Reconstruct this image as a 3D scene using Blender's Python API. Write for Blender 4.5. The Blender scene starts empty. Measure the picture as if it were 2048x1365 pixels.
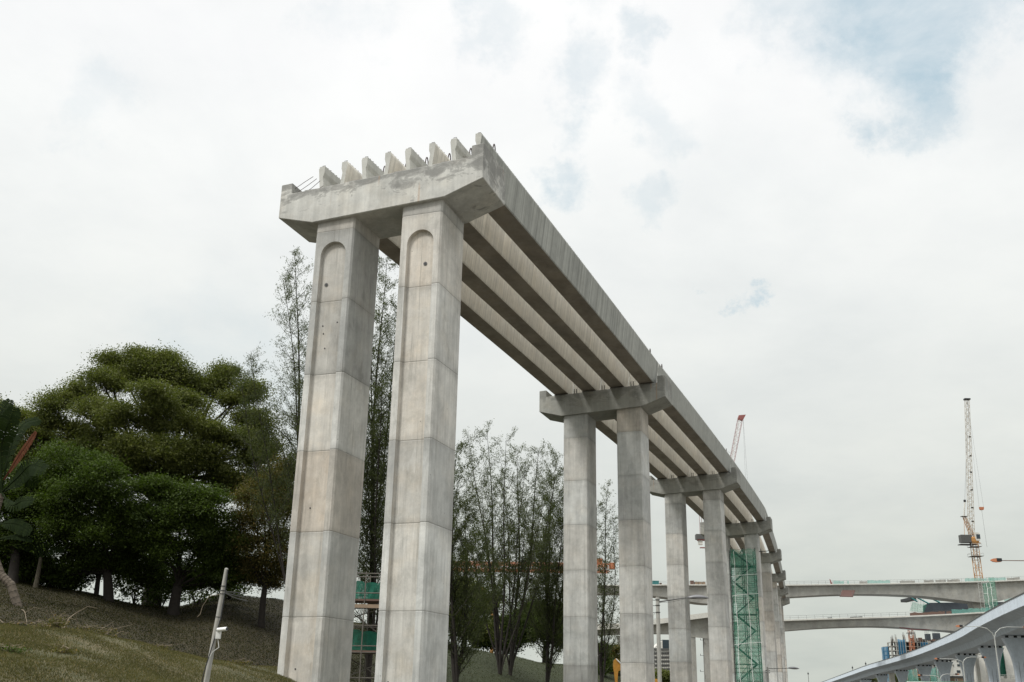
import bpy, math, random
import numpy as np
from mathutils import Vector, Matrix
random.seed(7); RNG = np.random.default_rng(11)
R = math.radians
scene = bpy.context.scene
COL = scene.collection

# ------------------------------------------------------------------ camera
FPX, PITCH, ROLL = 2017.15, 0.33357, 0.02024
CAM = Vector((0, 0, 1.6))
_fw = Vector((0, math.cos(PITCH), math.sin(PITCH)))
_r = Vector((1, 0, 0)); _u = Vector((0, -math.sin(PITCH), math.cos(PITCH)))
_c, _s = math.cos(ROLL), math.sin(ROLL)
CR = _c * _r + _s * _u; CU = -_s * _r + _c * _u
cd = bpy.data.cameras.new('camera'); cam = bpy.data.objects.new('camera', cd); COL.objects.link(cam)
cd.sensor_width = 36; cd.lens = FPX * 36 / 2048; cd.clip_start = .1; cd.clip_end = 6000
M = Matrix((CR, CU, -_fw)).transposed().to_4x4(); M.translation = CAM
cam.matrix_world = M
scene.camera = cam

def ray(px, py):
    return _fw + (px - 1024) / FPX * CR - (py - 682.5) / FPX * CU
def at(px, py, Y):
    """the point at world depth Y that the photograph shows at a pixel (2048x1365)"""
    d = ray(px, py); return CAM + d * (Y / d.y)

# ------------------------------------------------------------------ light
SUN_EL, SUN_AZ = 50, 234          # azimuth clockwise from +Y
scene.view_settings.view_transform = 'Standard'; scene.view_settings.look = 'None'
scene.view_settings.exposure = 0.0; scene.view_settings.gamma = 1
scene.view_settings.use_curve_mapping = False
sd = Vector((math.sin(R(SUN_AZ)) * math.cos(R(SUN_EL)), math.cos(R(SUN_AZ)) * math.cos(R(SUN_EL)), math.sin(R(SUN_EL))))
sl = bpy.data.lights.new('sun', 'SUN'); sl.energy = 2.6; sl.angle = R(13); sl.color = (1, .98, .945)
so = bpy.data.objects.new('sun', sl); COL.objects.link(so)
so.rotation_euler = sd.to_track_quat('Z', 'Y').to_euler(); so.location = (0, 0, 120)

W = bpy.data.worlds.new('World'); scene.world = W; W.use_nodes = True
nt = W.node_tree; nt.nodes.clear()
class NT:
    def __init__(s, nt): s.nt = nt
    def n(s, t, **kw):
        nd = s.nt.nodes.new(t)
        for k, v in kw.items():
            if k.startswith('i_'):
                nd.inputs[k[2:].replace('_', ' ')].default_value = v
            else: setattr(nd, k, v)
        return nd
    def l(s, a, b): s.nt.links.new(a, b); return b
    def math(s, op, a, b=None, c=None, clamp=False):
        nd = s.nt.nodes.new('ShaderNodeMath'); nd.operation = op; nd.use_clamp = clamp
        for i, v in enumerate((a, b, c)):
            if v is None: continue
            if hasattr(v, 'type'): s.l(v, nd.inputs[i])
            else: nd.inputs[i].default_value = v
        return nd.outputs[0]
    def vmath(s, op, a, b=None, scale=None):
        nd = s.nt.nodes.new('ShaderNodeVectorMath'); nd.operation = op
        for i, v in enumerate((a, b)):
            if v is None: continue
            if hasattr(v, 'type'): s.l(v, nd.inputs[i])
            else: nd.inputs[i].default_value = v
        if scale is not None: nd.inputs['Scale'].default_value = scale
        return nd.outputs['Value'] if op in ('DOT_PRODUCT', 'LENGTH', 'DISTANCE') else nd.outputs[0]
    def noise(s, vec, scale, detail=4, rough=.55, dim='3D', color=False, dist=0):
        nd = s.nt.nodes.new('ShaderNodeTexNoise'); nd.noise_dimensions = dim
        nd.inputs['Scale'].default_value = scale; nd.inputs['Detail'].default_value = detail
        nd.inputs['Roughness'].default_value = rough; nd.inputs['Distortion'].default_value = dist
        if vec is not None: s.l(vec, nd.inputs['Vector'])
        return nd.outputs['Color' if color else 'Fac']
    def ramp(s, fac, stops, interp='LINEAR'):
        nd = s.nt.nodes.new('ShaderNodeValToRGB'); cr = nd.color_ramp; cr.interpolation = interp
        while len(cr.elements) < len(stops): cr.elements.new(.5)
        for e, (p, c) in zip(cr.elements, stops):
            e.position = p; e.color = (c, c, c, 1) if isinstance(c, (int, float)) else (*c, 1)
        s.l(fac, nd.inputs[0]); return nd.outputs[0]
    def mix(s, fac, a, b, mode='MIX'):
        nd = s.nt.nodes.new('ShaderNodeMix'); nd.data_type = 'RGBA'; nd.blend_type = mode
        for i, v in ((0, fac), (6, a), (7, b)):
            if hasattr(v, 'type'): s.l(v, nd.inputs[i])
            elif i == 0: nd.inputs[0].default_value = v
            else: nd.inputs[i].default_value = (*v, 1) if len(v) == 3 else v
        return nd.outputs[2]
    def mapping(s, vec, scale=(1, 1, 1), loc=(0, 0, 0)):
        nd = s.nt.nodes.new('ShaderNodeMapping'); nd.inputs['Scale'].default_value = scale
        nd.inputs['Location'].default_value = loc; s.l(vec, nd.inputs['Vector']); return nd.outputs[0]

w = NT(nt)
tc = w.n('ShaderNodeTexCoord'); D = tc.outputs['Generated']
sky = w.n('ShaderNodeTexSky', sky_type='NISHITA', sun_disc=False, sun_elevation=R(SUN_EL), sun_rotation=R(SUN_AZ), air_density=1.0, dust_density=1.0, ozone_density=1.6)
bg1 = w.n('ShaderNodeBackground'); w.l(w.mix(1.0, sky.outputs[0], (.66, 1.10, 1.02), 'MULTIPLY'), bg1.inputs[0]); bg1.inputs[1].default_value = .15
sep = w.n('ShaderNodeSeparateXYZ'); w.l(D, sep.inputs[0])
zz = w.math('MAXIMUM', sep.outputs[2], 0.0)
# cloud layer seen in perspective
den = w.math('ADD', zz, .22)
inv = w.math('DIVIDE', 1.0, den)
cv = w.n('ShaderNodeCombineXYZ'); w.l(w.math('MULTIPLY', sep.outputs[0], inv), cv.inputs[0]); w.l(w.math('MULTIPLY', sep.outputs[1], inv), cv.inputs[1])
cvo = cv.outputs[0]
warp = w.noise(D, 6.5, 9, .66, color=True)
wv = w.vmath('SCALE', w.vmath('SUBTRACT', warp, (.5, .5, .5)), scale=.24)
Dw = w.vmath('ADD', D, wv)
blobs = [((1770, 10), .10, .95), ((1830, 45), .06, .9), ((1790, 120), .05, .7), ((1735, 190), .035, .55), ((1650, 5), .07, .6), ((1560, 25), .05, .45), ((1880, -30), .08, .9), ((1275, 95), .035, .45), ((1150, 195), .04, .4), ((1310, 240), .04, .3),
         ((1115, 345), .035, .6), ((1452, 604), .019, .7), ((960, 80), .035, .28), ((665, 25), .04, .22), ((205, 230), .04, .22), ((1180, 20), .035, .18), ((1290, 400), .03, .3), ((440, 780), .12, .2), ((2040, 20), .03, .3)]
tot = None
for (px, py), rad, amp in blobs:
    v = ray(px, py).normalized()
    dist = w.vmath('DISTANCE', Dw, tuple(v))
    mr = w.n('ShaderNodeMapRange', interpolation_type='SMOOTHSTEP'); w.l(dist, mr.inputs[0])
    mr.inputs[1].default_value = rad * 1.15; mr.inputs[2].default_value = rad * .2; mr.inputs[3].default_value = 0; mr.inputs[4].default_value = amp
    tot = mr.outputs[0] if tot is None else w.math('MAXIMUM', tot, mr.outputs[0])
fine = w.noise(cvo, 7, 8, .62, dist=.4)
fm = w.ramp(fine, [(.30, .35), (.70, 1.0)])
blue = w.math('MULTIPLY', tot, fm, clamp=True)
blue = w.math('MULTIPLY', blue, .86)
# cloud brightness: whitest overhead, greyer and a little green towards the horizon haze
cbase = w.ramp(zz, [(0, (.60, .63, .575)), (.10, (.66, .69, .64)), (.20, (.75, .775, .745)), (.34, (.86, .88, .865)), (.47, (.965, .975, .965)), (.56, (1, 1, 1)), (1, (1.0, 1.0, 1.0))])
cn = w.noise(cvo, 1.6, 7, .55, dist=.3)
cs = w.ramp(cn, [(.30, (.90, .915, .925)), (.50, (.985, .99, .99)), (.68, (1.03, 1.03, 1.02))])
ccol = w.mix(1.0, cbase, cs, 'MULTIPLY')
cn2 = w.noise(cvo, 5, 8, .6)
cs2 = w.ramp(cn2, [(.32, (.965, .97, .975)), (.6, (1.01, 1.01, 1.01))])
ccol = w.mix(1.0, ccol, cs2, 'MULTIPLY')
zb = w.n('ShaderNodeMapRange', interpolation_type='SMOOTHSTEP'); w.l(zz, zb.inputs[0]); zb.inputs[1].default_value = .60; zb.inputs[2].default_value = .98; zb.inputs[3].default_value = 1.0; zb.inputs[4].default_value = 2.3
ccol = w.mix(blue, ccol, (.40, .58, .68))
bg2 = w.n('ShaderNodeBackground'); w.l(ccol, bg2.inputs[0]); w.l(zb.outputs[0], bg2.inputs[1])   # an overcast sky is brightest overhead
ms = w.n('ShaderNodeMixShader'); w.l(w.math('MULTIPLY', blue, .22), ms.inputs[0]); w.l(bg2.outputs[0], ms.inputs[1]); w.l(bg1.outputs[0], ms.inputs[2])
wo = w.n('ShaderNodeOutputWorld'); w.l(ms.outputs[0], wo.inputs[0])

# ------------------------------------------------------------------ materials
def newmat(name, rough=.8):
    m = bpy.data.materials.new(name); m.use_nodes = True
    m.node_tree.nodes.clear(); k = NT(m.node_tree)
    b = k.n('ShaderNodeBsdfPrincipled'); b.inputs['Roughness'].default_value = rough
    o = k.n('ShaderNodeOutputMaterial'); k.l(b.outputs[0], o.inputs[0])
    return m, k, b
def plain(name, col, rough=.6, metal=0, var=.12, scale=3.0, bump=0):
    m, k, b = newmat(name, rough); tcn = k.n('ShaderNodeTexCoord')
    nz = k.noise(tcn.outputs['Object'], scale, 5, .6)
    f = k.ramp(nz, [(.3, 1 - var), (.7, 1 + var)])
    k.l(k.mix(1.0, col, f, 'MULTIPLY'), b.inputs['Base Color']); b.inputs['Metallic'].default_value = metal
    if bump:
        bp = k.n('ShaderNodeBump'); bp.inputs['Strength'].default_value = bump; bp.inputs['Distance'].default_value = .02
        k.l(nz, bp.inputs['Height']); k.l(bp.outputs[0], b.inputs['Normal'])
    return m
def concrete(name, col, streak=(5, 5, .22), seg=0, segvar=.16, warm=.35, stain=0, stain_z=(-2.1, -.15), streak_amt=.14, pits=True, blotch=.2):
    m, k, b = newmat(name, .88); tcn = k.n('ShaderNodeTexCoord'); O = tcn.outputs['Object']
    oi = k.n('ShaderNodeObjectInfo')
    sh = k.n('ShaderNodeCombineXYZ'); k.l(k.math('MULTIPLY', oi.outputs['Random'], 37.), sh.inputs[0]); k.l(k.math('MULTIPLY', oi.outputs['Random'], 91.), sh.inputs[1])
    V = k.vmath('ADD', O, sh.outputs[0])
    big = k.noise(V, .55, 6, .62); med = k.noise(V, 2.3, 7, .65); fine = k.noise(V, 22, 4, .7)
    st = k.noise(k.mapping(V, streak), 1.0, 5, .6)
    c = k.mix(1.0, col, k.ramp(big, [(.28, 1 - blotch), (.5, 1.0), (.72, 1 + blotch * .7)]), 'MULTIPLY')
    c = k.mix(1.0, c, k.ramp(med, [(.3, .90), (.7, 1.09)]), 'MULTIPLY')
    c = k.mix(1.0, c, k.ramp(st, [(.32, 1 - streak_amt), (.68, 1 + streak_amt * .7)]), 'MULTIPLY')
    c = k.mix(1.0, c, k.ramp(fine, [(.3, .93), (.7, 1.06)]), 'MULTIPLY')
    wn = k.ramp(k.noise(k.vmath('ADD', V, (13, 7, 5)), .8, 5, .6), [(.48, 0), (.72, 1)])
    c = k.mix(k.math('MULTIPLY', wn, warm), c, k.mix(1.0, c, (1.06, .97, .86), 'MULTIPLY'))
    hgt = k.math('ADD', k.math('MULTIPLY', med, .6), k.math('MULTIPLY', fine, .4))
    if pits:
        vo = k.n('ShaderNodeTexVoronoi'); vo.inputs['Scale'].default_value = 2.6; k.l(V, vo.inputs['Vector'])
        pt = k.math('LESS_THAN', vo.outputs['Distance'], .055)
        gate = k.math('GREATER_THAN', k.noise(V, 1.1, 2, .5), .56)
        pt = k.math('MULTIPLY', pt, gate)
        c = k.mix(k.math('MULTIPLY', pt, .6), c, (.06, .055, .05))
    if seg:
        pn = k.noise(k.mapping(k.vmath('ADD', V, (31, 17, 8)), (.9, .9, .55)), 1.1, 9, .7, dist=.4)
        c = k.mix(k.math('MULTIPLY', k.ramp(pn, [(.53, 0), (.58, .6), (.72, 1)]), .42), c, k.mix(1.0, c, (.60, .61, .60), 'MULTIPLY'))
        dr = k.noise(k.mapping(k.vmath('ADD', V, (5, 2, 8)), (9, 9, .28)), 1.0, 6, .65)
        c = k.mix(k.math('MULTIPLY', k.ramp(dr, [(.58, 0), (.68, 1)]), .38), c, (.16, .16, .145))
        lp = k.noise(k.mapping(k.vmath('ADD', V, (3, 22, 1)), (2.2, 2.2, .7)), 1.0, 8, .7)
        c = k.mix(k.math('MULTIPLY', k.ramp(lp, [(.60, 0), (.66, 1)]), .4), c, (.62, .61, .57))
        sx = k.n('ShaderNodeSeparateXYZ'); k.l(O, sx.inputs[0])
        zq = k.math('DIVIDE', sx.outputs[2], seg)
        fl = k.math('FLOOR', zq); fr = k.math('SUBTRACT', zq, fl)
        wnz = k.n('ShaderNodeTexWhiteNoise', noise_dimensions='2D'); cb = k.n('ShaderNodeCombineXYZ')
        k.l(fl, cb.inputs[0]); k.l(k.math('MULTIPLY', oi.outputs['Random'], 57.), cb.inputs[1]); k.l(cb.outputs[0], wnz.inputs['Vector'])
        c = k.mix(1.0, c, k.ramp(wnz.outputs['Value'], [(0, 1 - segvar), (1, 1 + segvar * .55)]), 'MULTIPLY')
        wc = k.n('ShaderNodeSeparateColor'); k.l(wnz.outputs['Color'], wc.inputs[0])
        c = k.mix(k.math('MULTIPLY', k.math('POWER', wc.outputs[1], 2.0), .9), c, k.mix(1.0, c, (1.07, .97, .88), 'MULTIPLY'))
        # grime and lime at the pour joints
        wob = k.math('MULTIPLY', k.math('SUBTRACT', k.noise(V, 3.5, 4, .6), .5), .045)
        e = k.math('MINIMUM', k.math('ADD', fr, wob), k.math('SUBTRACT', k.math('SUBTRACT', 1.0, fr), wob))
        jl = k.ramp(k.math('MULTIPLY', e, 10), [(.0, 1), (.12, .55), (.7, 0)])
        c = k.mix(k.math('MULTIPLY', jl, .36), c, (.13, .125, .11))
        dn = k.ramp(fr, [(.0, .5), (.25, 0), (.72, 0), (1, 1)])
        run = k.ramp(k.noise(k.mapping(V, (7, 7, .5)), 1, 4, .6), [(.5, 0), (.75, 1)])
        c = k.mix(k.math('MULTIPLY', k.math('MULTIPLY', dn, run), .3), c, (.17, .165, .15))
    if stain:
        sx = k.n('ShaderNodeSeparateXYZ'); k.l(O, sx.inputs[0])
        zz_ = k.n('ShaderNodeMapRange'); k.l(sx.outputs[2], zz_.inputs[0])
        zz_.inputs[1].default_value, zz_.inputs[2].default_value = stain_z
        n1 = k.noise(k.mapping(V, (.8, 1.3, 1.6)), 1.2, 8, .7, dist=.6)
        s_ = k.ramp(k.math('ADD', n1, k.math('MULTIPLY', k.math('SUBTRACT', zz_.outputs[0], .5), .33)), [(.495, 0), (.525, .55), (.64, 1)])
        c = k.mix(k.math('MULTIPLY', s_, stain), c, k.mix(fine, (.085, .085, .08), (.17, .168, .155)))
        lm = k.ramp(k.noise(k.mapping(V, (1.5, 1.5, 3)), 1.0, 8, .72), [(.60, 0), (.68, 1)])
        c = k.mix(k.math('MULTIPLY', lm, .4), c, (.55, .54, .50))
        rs = k.ramp(k.noise(k.mapping(k.vmath('ADD', V, (3, 9, 2)), (3.2, 3.2, .16)), 1.2, 2, .4), [(.73, 0), (.76, 1)])
        c = k.mix(k.math('MULTIPLY', rs, .35), c, (.38, .21, .10))
    k.l(c, b.inputs['Base Color'])
    bp = k.n('ShaderNodeBump'); bp.inputs['Strength'].default_value = .35; bp.inputs['Distance'].default_value = .012
    k.l(hgt, bp.inputs['Height']); k.l(bp.outputs[0], b.inputs['Normal'])
    return m

MT = {}
MT['column'] = concrete('column_concrete', (.498, .502, .478), seg=3.2, warm=.3, segvar=.24, blotch=.26, streak_amt=.12)
MT['panel'] = concrete('recess_concrete', (.515, .50, .458), seg=3.2, warm=.55, segvar=.18)
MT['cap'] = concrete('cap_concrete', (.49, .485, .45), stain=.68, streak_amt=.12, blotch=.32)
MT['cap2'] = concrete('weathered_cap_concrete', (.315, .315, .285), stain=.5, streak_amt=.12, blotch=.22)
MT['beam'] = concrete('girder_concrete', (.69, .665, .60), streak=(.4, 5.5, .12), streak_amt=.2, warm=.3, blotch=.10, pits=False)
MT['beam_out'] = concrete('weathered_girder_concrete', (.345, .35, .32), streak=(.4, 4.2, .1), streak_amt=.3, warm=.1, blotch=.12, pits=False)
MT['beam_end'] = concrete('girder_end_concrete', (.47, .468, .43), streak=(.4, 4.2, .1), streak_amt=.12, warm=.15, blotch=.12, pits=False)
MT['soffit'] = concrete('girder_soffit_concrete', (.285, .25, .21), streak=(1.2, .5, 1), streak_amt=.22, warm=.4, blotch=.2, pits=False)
MT['farcon'] = concrete('far_concrete', (.34, .335, .305), streak=(.35, .35, .05), streak_amt=.18, pits=False, blotch=.2)
MT['darkcon'] = concrete('dark_formwork', (.045, .055, .065), streak=(.5, .5, .1), pits=False, warm=0)
MT['lightcon'] = concrete('pale_parapet_concrete', (.58, .57, .52), streak=(.3, .3, .1), streak_amt=.06, pits=False, blotch=.1)
MT['bluegrey'] = concrete('blue_grey_painted_concrete', (.50, .56, .615), streak=(.5, .5, .08), streak_amt=.08, warm=0, pits=False, blotch=.1)
MT['palegrey'] = concrete('pale_blue_parapet', (.62, .69, .75), streak=(.5, .5, .08), streak_amt=.05, warm=0, pits=False, blotch=.07)
MT['polecon'] = concrete('pole_concrete', (.34, .335, .305), streak=(4, 4, .3), pits=False, blotch=.15)
MT['rebar'] = plain('rusty_rebar', (.075, .055, .05), .7, .3)
MT['steel'] = plain('grey_steel', (.10, .10, .095), .55, .4)
MT['dark'] = plain('dark_steel', (.03, .032, .034), .55, .3)
MT['scaf'] = plain('scaffold_pipe', (.16, .145, .125), .6, .4)
MT['wood'] = plain('scaffold_board', (.30, .22, .15), .8)
MT['yellow'] = plain('crane_yellow_paint', (.42, .21, .065), .55, .1, .25)
MT['orange'] = plain('crane_orange_paint', (.42, .155, .075), .55, .1, .25)
MT['red'] = plain('crane_red_paint', (.25, .085, .075), .55, .1, .25)
MT['cream'] = plain('crane_jib_cream', (.42, .36, .27), .6, .1, .3)
MT['lampg'] = plain('lamp_grey_metal', (.17, .17, .175), .4, .5)
MT['lampo'] = plain('lamp_orange_brown_metal', (.50, .20, .10), .45, .3)
MT['galv'] = plain('galvanised_post', (.45, .46, .43), .5, .4)
MT['teal'] = plain('teal_sheet_metal', (.03, .17, .17), .6)
MT['brown'] = plain('brown_formwork_panel', (.14, .085, .065), .8)
MT['redbrown'] = plain('red_brown_platform_sheet', (.085, .042, .034), .8)
MT['white'] = plain('white_painted_wall', (.62, .62, .58), .7)
MT['glass'] = plain('dark_window_glass', (.03, .045, .055), .2)
MT['blue'] = plain('blue_netting', (.035, .16, .28), .85, 0, .3, 1.2)
MT['signg'] = plain('green_sign_face', (.01, .16, .10), .5)
MT['signw'] = plain('white_sign_border', (.75, .76, .72), .5)
MT['excav'] = plain('excavator_yellow', (.50, .24, .035), .5, 0, .15)
MT['wire'] = plain('wire_cable', (.09, .09, .085), .6, .3)
MT['whitepl'] = plain('white_plastic', (.75, .75, .72), .4)
MT['bark'] = plain('tree_bark', (.026, .021, .017), .9, 0, .3, 6, .6)
MT['barkg'] = plain('pale_palm_bark', (.115, .093, .07), .9, 0, .35, 8, .6)
MT['stick'] = plain('dead_branch_wood', (.20, .16, .11), .9, 0, .3)

def netmat(name, col, alpha, wave=14):
    m, k, b = newmat(name, .9); tcn = k.n('ShaderNodeTexCoord'); O = tcn.outputs['Object']
    nz = k.noise(O, 2.2, 5, .6)
    k.l(k.mix(1.0, col, k.ramp(nz, [(.3, .6), (.7, 1.35)]), 'MULTIPLY'), b.inputs['Base Color'])
    t = k.n('ShaderNodeBsdfTransparent'); tl = k.n('ShaderNodeBsdfTranslucent'); tl.inputs[0].default_value = (*[min(1, x * 1.5) for x in col], 1)
    m1 = k.n('ShaderNodeMixShader'); m1.inputs[0].default_value = .45; k.l(b.outputs[0], m1.inputs[1]); k.l(tl.outputs[0], m1.inputs[2])
    m2 = k.n('ShaderNodeMixShader'); k.l(k.ramp(k.noise(O, 5.0, 4, .6), [(.3, alpha - .18), (.7, min(1, alpha + .15))]), m2.inputs[0])
    k.l(t.outputs[0], m2.inputs[1]); k.l(m1.outputs[0], m2.inputs[2])
    out = [n for n in m.node_tree.nodes if n.type == 'OUTPUT_MATERIAL'][0]; k.l(m2.outputs[0], out.inputs[0])
    return m
MT['net'] = netmat('green_safety_net', (.07, .34, .22), .38)
MT['netd'] = netmat('dark_green_safety_net', (.02, .15, .10), .9)
MT['netl'] = netmat('pale_teal_safety_net', (.18, .42, .36), .6)
MT['netb'] = netmat('blue_safety_net', (.04, .20, .36), .8)

def leafmat(name, dark, light, warm=None, trans=.3, spec=.25):
    m, k, b = newmat(name, .75); g = k.n('ShaderNodeNewGeometry'); tcn = k.n('ShaderNodeTexCoord')
    rnd = g.outputs['Random Per Island']; nz = k.noise(tcn.outputs['Object'], .45, 4, .6)
    f = k.math('ADD', k.math('MULTIPLY', rnd, .55), k.math('MULTIPLY', k.math('SUBTRACT', nz, .3), 1.1), clamp=True)
    c = k.mix(f, dark, light)
    if warm:
        c = k.mix(k.math('MULTIPLY', k.math('GREATER_THAN', rnd, .9), .7), c, warm)
    k.l(c, b.inputs['Base Color'])
    try: b.inputs['Specular IOR Level'].default_value = spec
    except Exception: pass
    tl = k.n('ShaderNodeBsdfTranslucent'); k.l(k.mix(1.0, c, (1.3, 1.5, .6), 'MULTIPLY'), tl.inputs[0])
    mx = k.n('ShaderNodeMixShader'); mx.inputs[0].default_value = trans
    k.l(b.outputs[0], mx.inputs[1]); k.l(tl.outputs[0], mx.inputs[2])
    out = [n for n in m.node_tree.nodes if n.type == 'OUTPUT_MATERIAL'][0]; k.l(mx.outputs[0], out.inputs[0])
    return m
MT['leaf_big'] = leafmat('broadleaf_foliage', (.036, .050, .014), (.165, .175, .048))
MT['leaf_low'] = leafmat('glossy_low_foliage', (.016, .028, .006), (.085, .125, .018))
MT['leaf_olive'] = leafmat('olive_foliage', (.045, .050, .016), (.15, .125, .04), (.26, .16, .05))
MT['leaf_cas'] = leafmat('casuarina_needles', (.030, .040, .018), (.105, .118, .055), None, .4)
MT['leaf_palm'] = leafmat('palm_blade', (.006, .012, .004), (.020, .032, .009), None, .2, .06)
MT['leaf_rust'] = leafmat('dead_rust_blade', (.06, .022, .012), (.11, .042, .024), None, .15, .05)
MT['grass'] = leafmat('grass_blades', (.040, .040, .014), (.130, .118, .043), (.23, .17, .085), .25)

MT['grass_shade'] = leafmat('shade_toned_grass_and_litter', (.009, .011, .004), (.046, .048, .015), (.09, .06, .028), .2, .05)  # grass darkened in its colour for tree shade, flecked with dry litter
def ground_mat():
    m, k, b = newmat('hill_grass_soil', .95); g = k.n('ShaderNodeNewGeometry'); P = g.outputs['Position']
    n1 = k.noise(P, .3, 6, .66); n2 = k.noise(P, 1.3, 6, .7); n3 = k.noise(P, 9, 5, .75)
    c = k.mix(k.ramp(n1, [(.36, 0), (.62, 1)]), (.075, .078, .030), (.135, .112, .055))
    c = k.mix(k.ramp(n2, [(.42, 0), (.66, .8)]), c, (.055, .060, .022))
    c = k.mix(k.ramp(n3, [(.55, 0), (.75, .7)]), c, (.24, .19, .11))
    c = k.mix(k.ramp(n3, [(.25, .6), (.42, 0)]), c, (.035, .035, .018))
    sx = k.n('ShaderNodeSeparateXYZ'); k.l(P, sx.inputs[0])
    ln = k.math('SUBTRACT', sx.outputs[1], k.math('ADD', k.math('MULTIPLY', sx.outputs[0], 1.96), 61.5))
    tree_shade = k.ramp(k.math('ADD', k.math('MULTIPLY', ln, .22), k.math('MULTIPLY', k.math('SUBTRACT', n2, .5), .5)), [(.05, 0), (.75, 1)])
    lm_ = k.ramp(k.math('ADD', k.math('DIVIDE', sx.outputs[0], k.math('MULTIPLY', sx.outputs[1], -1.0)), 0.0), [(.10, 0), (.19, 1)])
    tree_shade = k.math('MULTIPLY', tree_shade, lm_)
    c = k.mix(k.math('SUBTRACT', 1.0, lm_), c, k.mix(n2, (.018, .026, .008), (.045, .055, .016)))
    c = k.mix(k.math('MULTIPLY', tree_shade, .96), c, k.mix(k.ramp(n3, [(.45, 0), (.72, 1)]), k.mix(k.ramp(n2, [(.35, 0), (.65, 1)]), (.014, .013, .005), (.034, .032, .010)), (.085, .058, .026)))  # tree shade painted into the upper bank's soil colour, plus brown litter flecks
    k.l(c, b.inputs['Base Color'])
    bp = k.n('ShaderNodeBump'); bp.inputs['Strength'].default_value = .9; bp.inputs['Distance'].default_value = .12
    k.l(k.math('ADD', n2, n3), bp.inputs['Height']); k.l(bp.outputs[0], b.inputs['Normal'])
    return m
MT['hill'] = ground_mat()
MT['ground'] = plain('bare_site_ground', (.12, .112, .095), .95, 0, .25, .05)
MT['asphalt'] = plain('asphalt', (.055, .055, .055), .9, 0, .15, .5)
MT['paint'] = plain('road_marking_paint', (.7, .7, .66), .8)

# ------------------------------------------------------------------ helpers
class MB:
    def __init__(s): s.v = []; s.f = []; s.m = []
    def add(s, vs, fs, mi=0):
        o = len(s.v); s.v += [tuple(v) for v in vs]; s.f += [tuple(i + o for i in f) for f in fs]; s.m += [mi] * len(fs); return s
    def box(s, x0, x1, y0, y1, z0, z1, mi=0, T=None):
        vs = [Vector(p) for p in ((x0, y0, z0), (x1, y0, z0), (x1, y1, z0), (x0, y1, z0), (x0, y0, z1), (x1, y0, z1), (x1, y1, z1), (x0, y1, z1))]
        if T is not None: vs = [T @ v for v in vs]
        return s.add(vs, [(0, 3, 2, 1), (4, 5, 6, 7), (0, 1, 5, 4), (1, 2, 6, 5), (2, 3, 7, 6), (3, 0, 4, 7)], mi)
    def tube(s, p0, p1, r0, r1=None, n=5, mi=0, cap=True):
        p0 = Vector(p0); p1 = Vector(p1); r1 = r0 if r1 is None else r1
        d = (p1 - p0)
        if d.length < 1e-6: return s
        a = d.orthogonal().normalized(); b = d.cross(a).normalized()
        vs = []
        for p, r in ((p0, r0), (p1, r1)):
            for i in range(n):
                t = 2 * math.pi * i / n + math.pi / n; vs.append(p + a * (math.cos(t) * r) + b * (math.sin(t) * r))
        fs = [(i, (i + 1) % n, n + (i + 1) % n, n + i) for i in range(n)]
        if cap: fs += [tuple(range(n))[::-1], tuple(range(n, 2 * n))]
        return s.add(vs, fs, mi)
    def path(s, pts, r0, r1=None, n=5, mi=0):
        """one smooth tube through points"""
        pts = [Vector(p) for p in pts]; r1 = r0 if r1 is None else r1; m = len(pts); vs = []; fs = []
        a = (pts[1] - pts[0]).orthogonal().normalized()
        for j, p in enumerate(pts):
            d = (pts[min(j + 1, m - 1)] - pts[max(j - 1, 0)]).normalized()
            a = (a - d * a.dot(d)).normalized(); b = d.cross(a); r = r0 + (r1 - r0) * j / (m - 1)
            for i in range(n):
                t = 2 * math.pi * i / n; vs.append(p + a * (math.cos(t) * r) + b * (math.sin(t) * r))
        for j in range(m - 1):
            for i in range(n): fs.append((j * n + i, j * n + (i + 1) % n, (j + 1) * n + (i + 1) % n, (j + 1) * n + i))
        fs += [tuple(range(n))[::-1], tuple(range((m - 1) * n, m * n))]
        return s.add(vs, fs, mi)
    def bar(s, pts, r):
        """a connected bent bar with a square section and mitred corners"""
        o = len(s.v); m = len(pts)
        for p in pts: s.v += [(p[0] - r, p[1] - r, p[2]), (p[0] + r, p[1] - r, p[2] + r), (p[0] + r, p[1] + r, p[2]), (p[0] - r, p[1] + r, p[2] - r)]
        for j in range(m - 1):
            for i in range(4): s.f.append((o + j * 4 + i, o + j * 4 + (i + 1) % 4, o + j * 4 + 4 + (i + 1) % 4, o + j * 4 + 4 + i)); s.m.append(0)
        return s
    def loft(s, rings, mi=0, cap=True, mis=None):
        n = len(rings[0]); vs = [p for r in rings for p in r]; fs = []; ml = []
        for j in range(len(rings) - 1):
            for i in range(n):
                fs.append((j * n + i, j * n + (i + 1) % n, (j + 1) * n + (i + 1) % n, (j + 1) * n + i)); ml.append(mis[i] if mis else mi)
        if cap:
            fs += [tuple(range(n))[::-1], tuple(range((len(rings) - 1) * n, len(rings) * n))]; ml += [mi, mi]
        o = len(s.v); s.v += [tuple(v) for v in vs]; s.f += [tuple(i + o for i in f) for f in fs]; s.m += ml; return s
    def build(s, name, mat, parent=None, loc=None, smooth=False):
        me = bpy.data.meshes.new(name); me.from_pydata(s.v, [], s.f)
        for mm in (mat if isinstance(mat, (list, tuple)) else [mat]): me.materials.append(mm)
        if any(s.m): me.polygons.foreach_set('material_index', s.m)
        if smooth: me.polygons.foreach_set('use_smooth', [True] * len(me.polygons))
        me.update(); o = bpy.data.objects.new(name, me); COL.objects.link(o)
        if parent: o.parent = parent
        if loc is not None: o.location = loc
        return o
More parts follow.
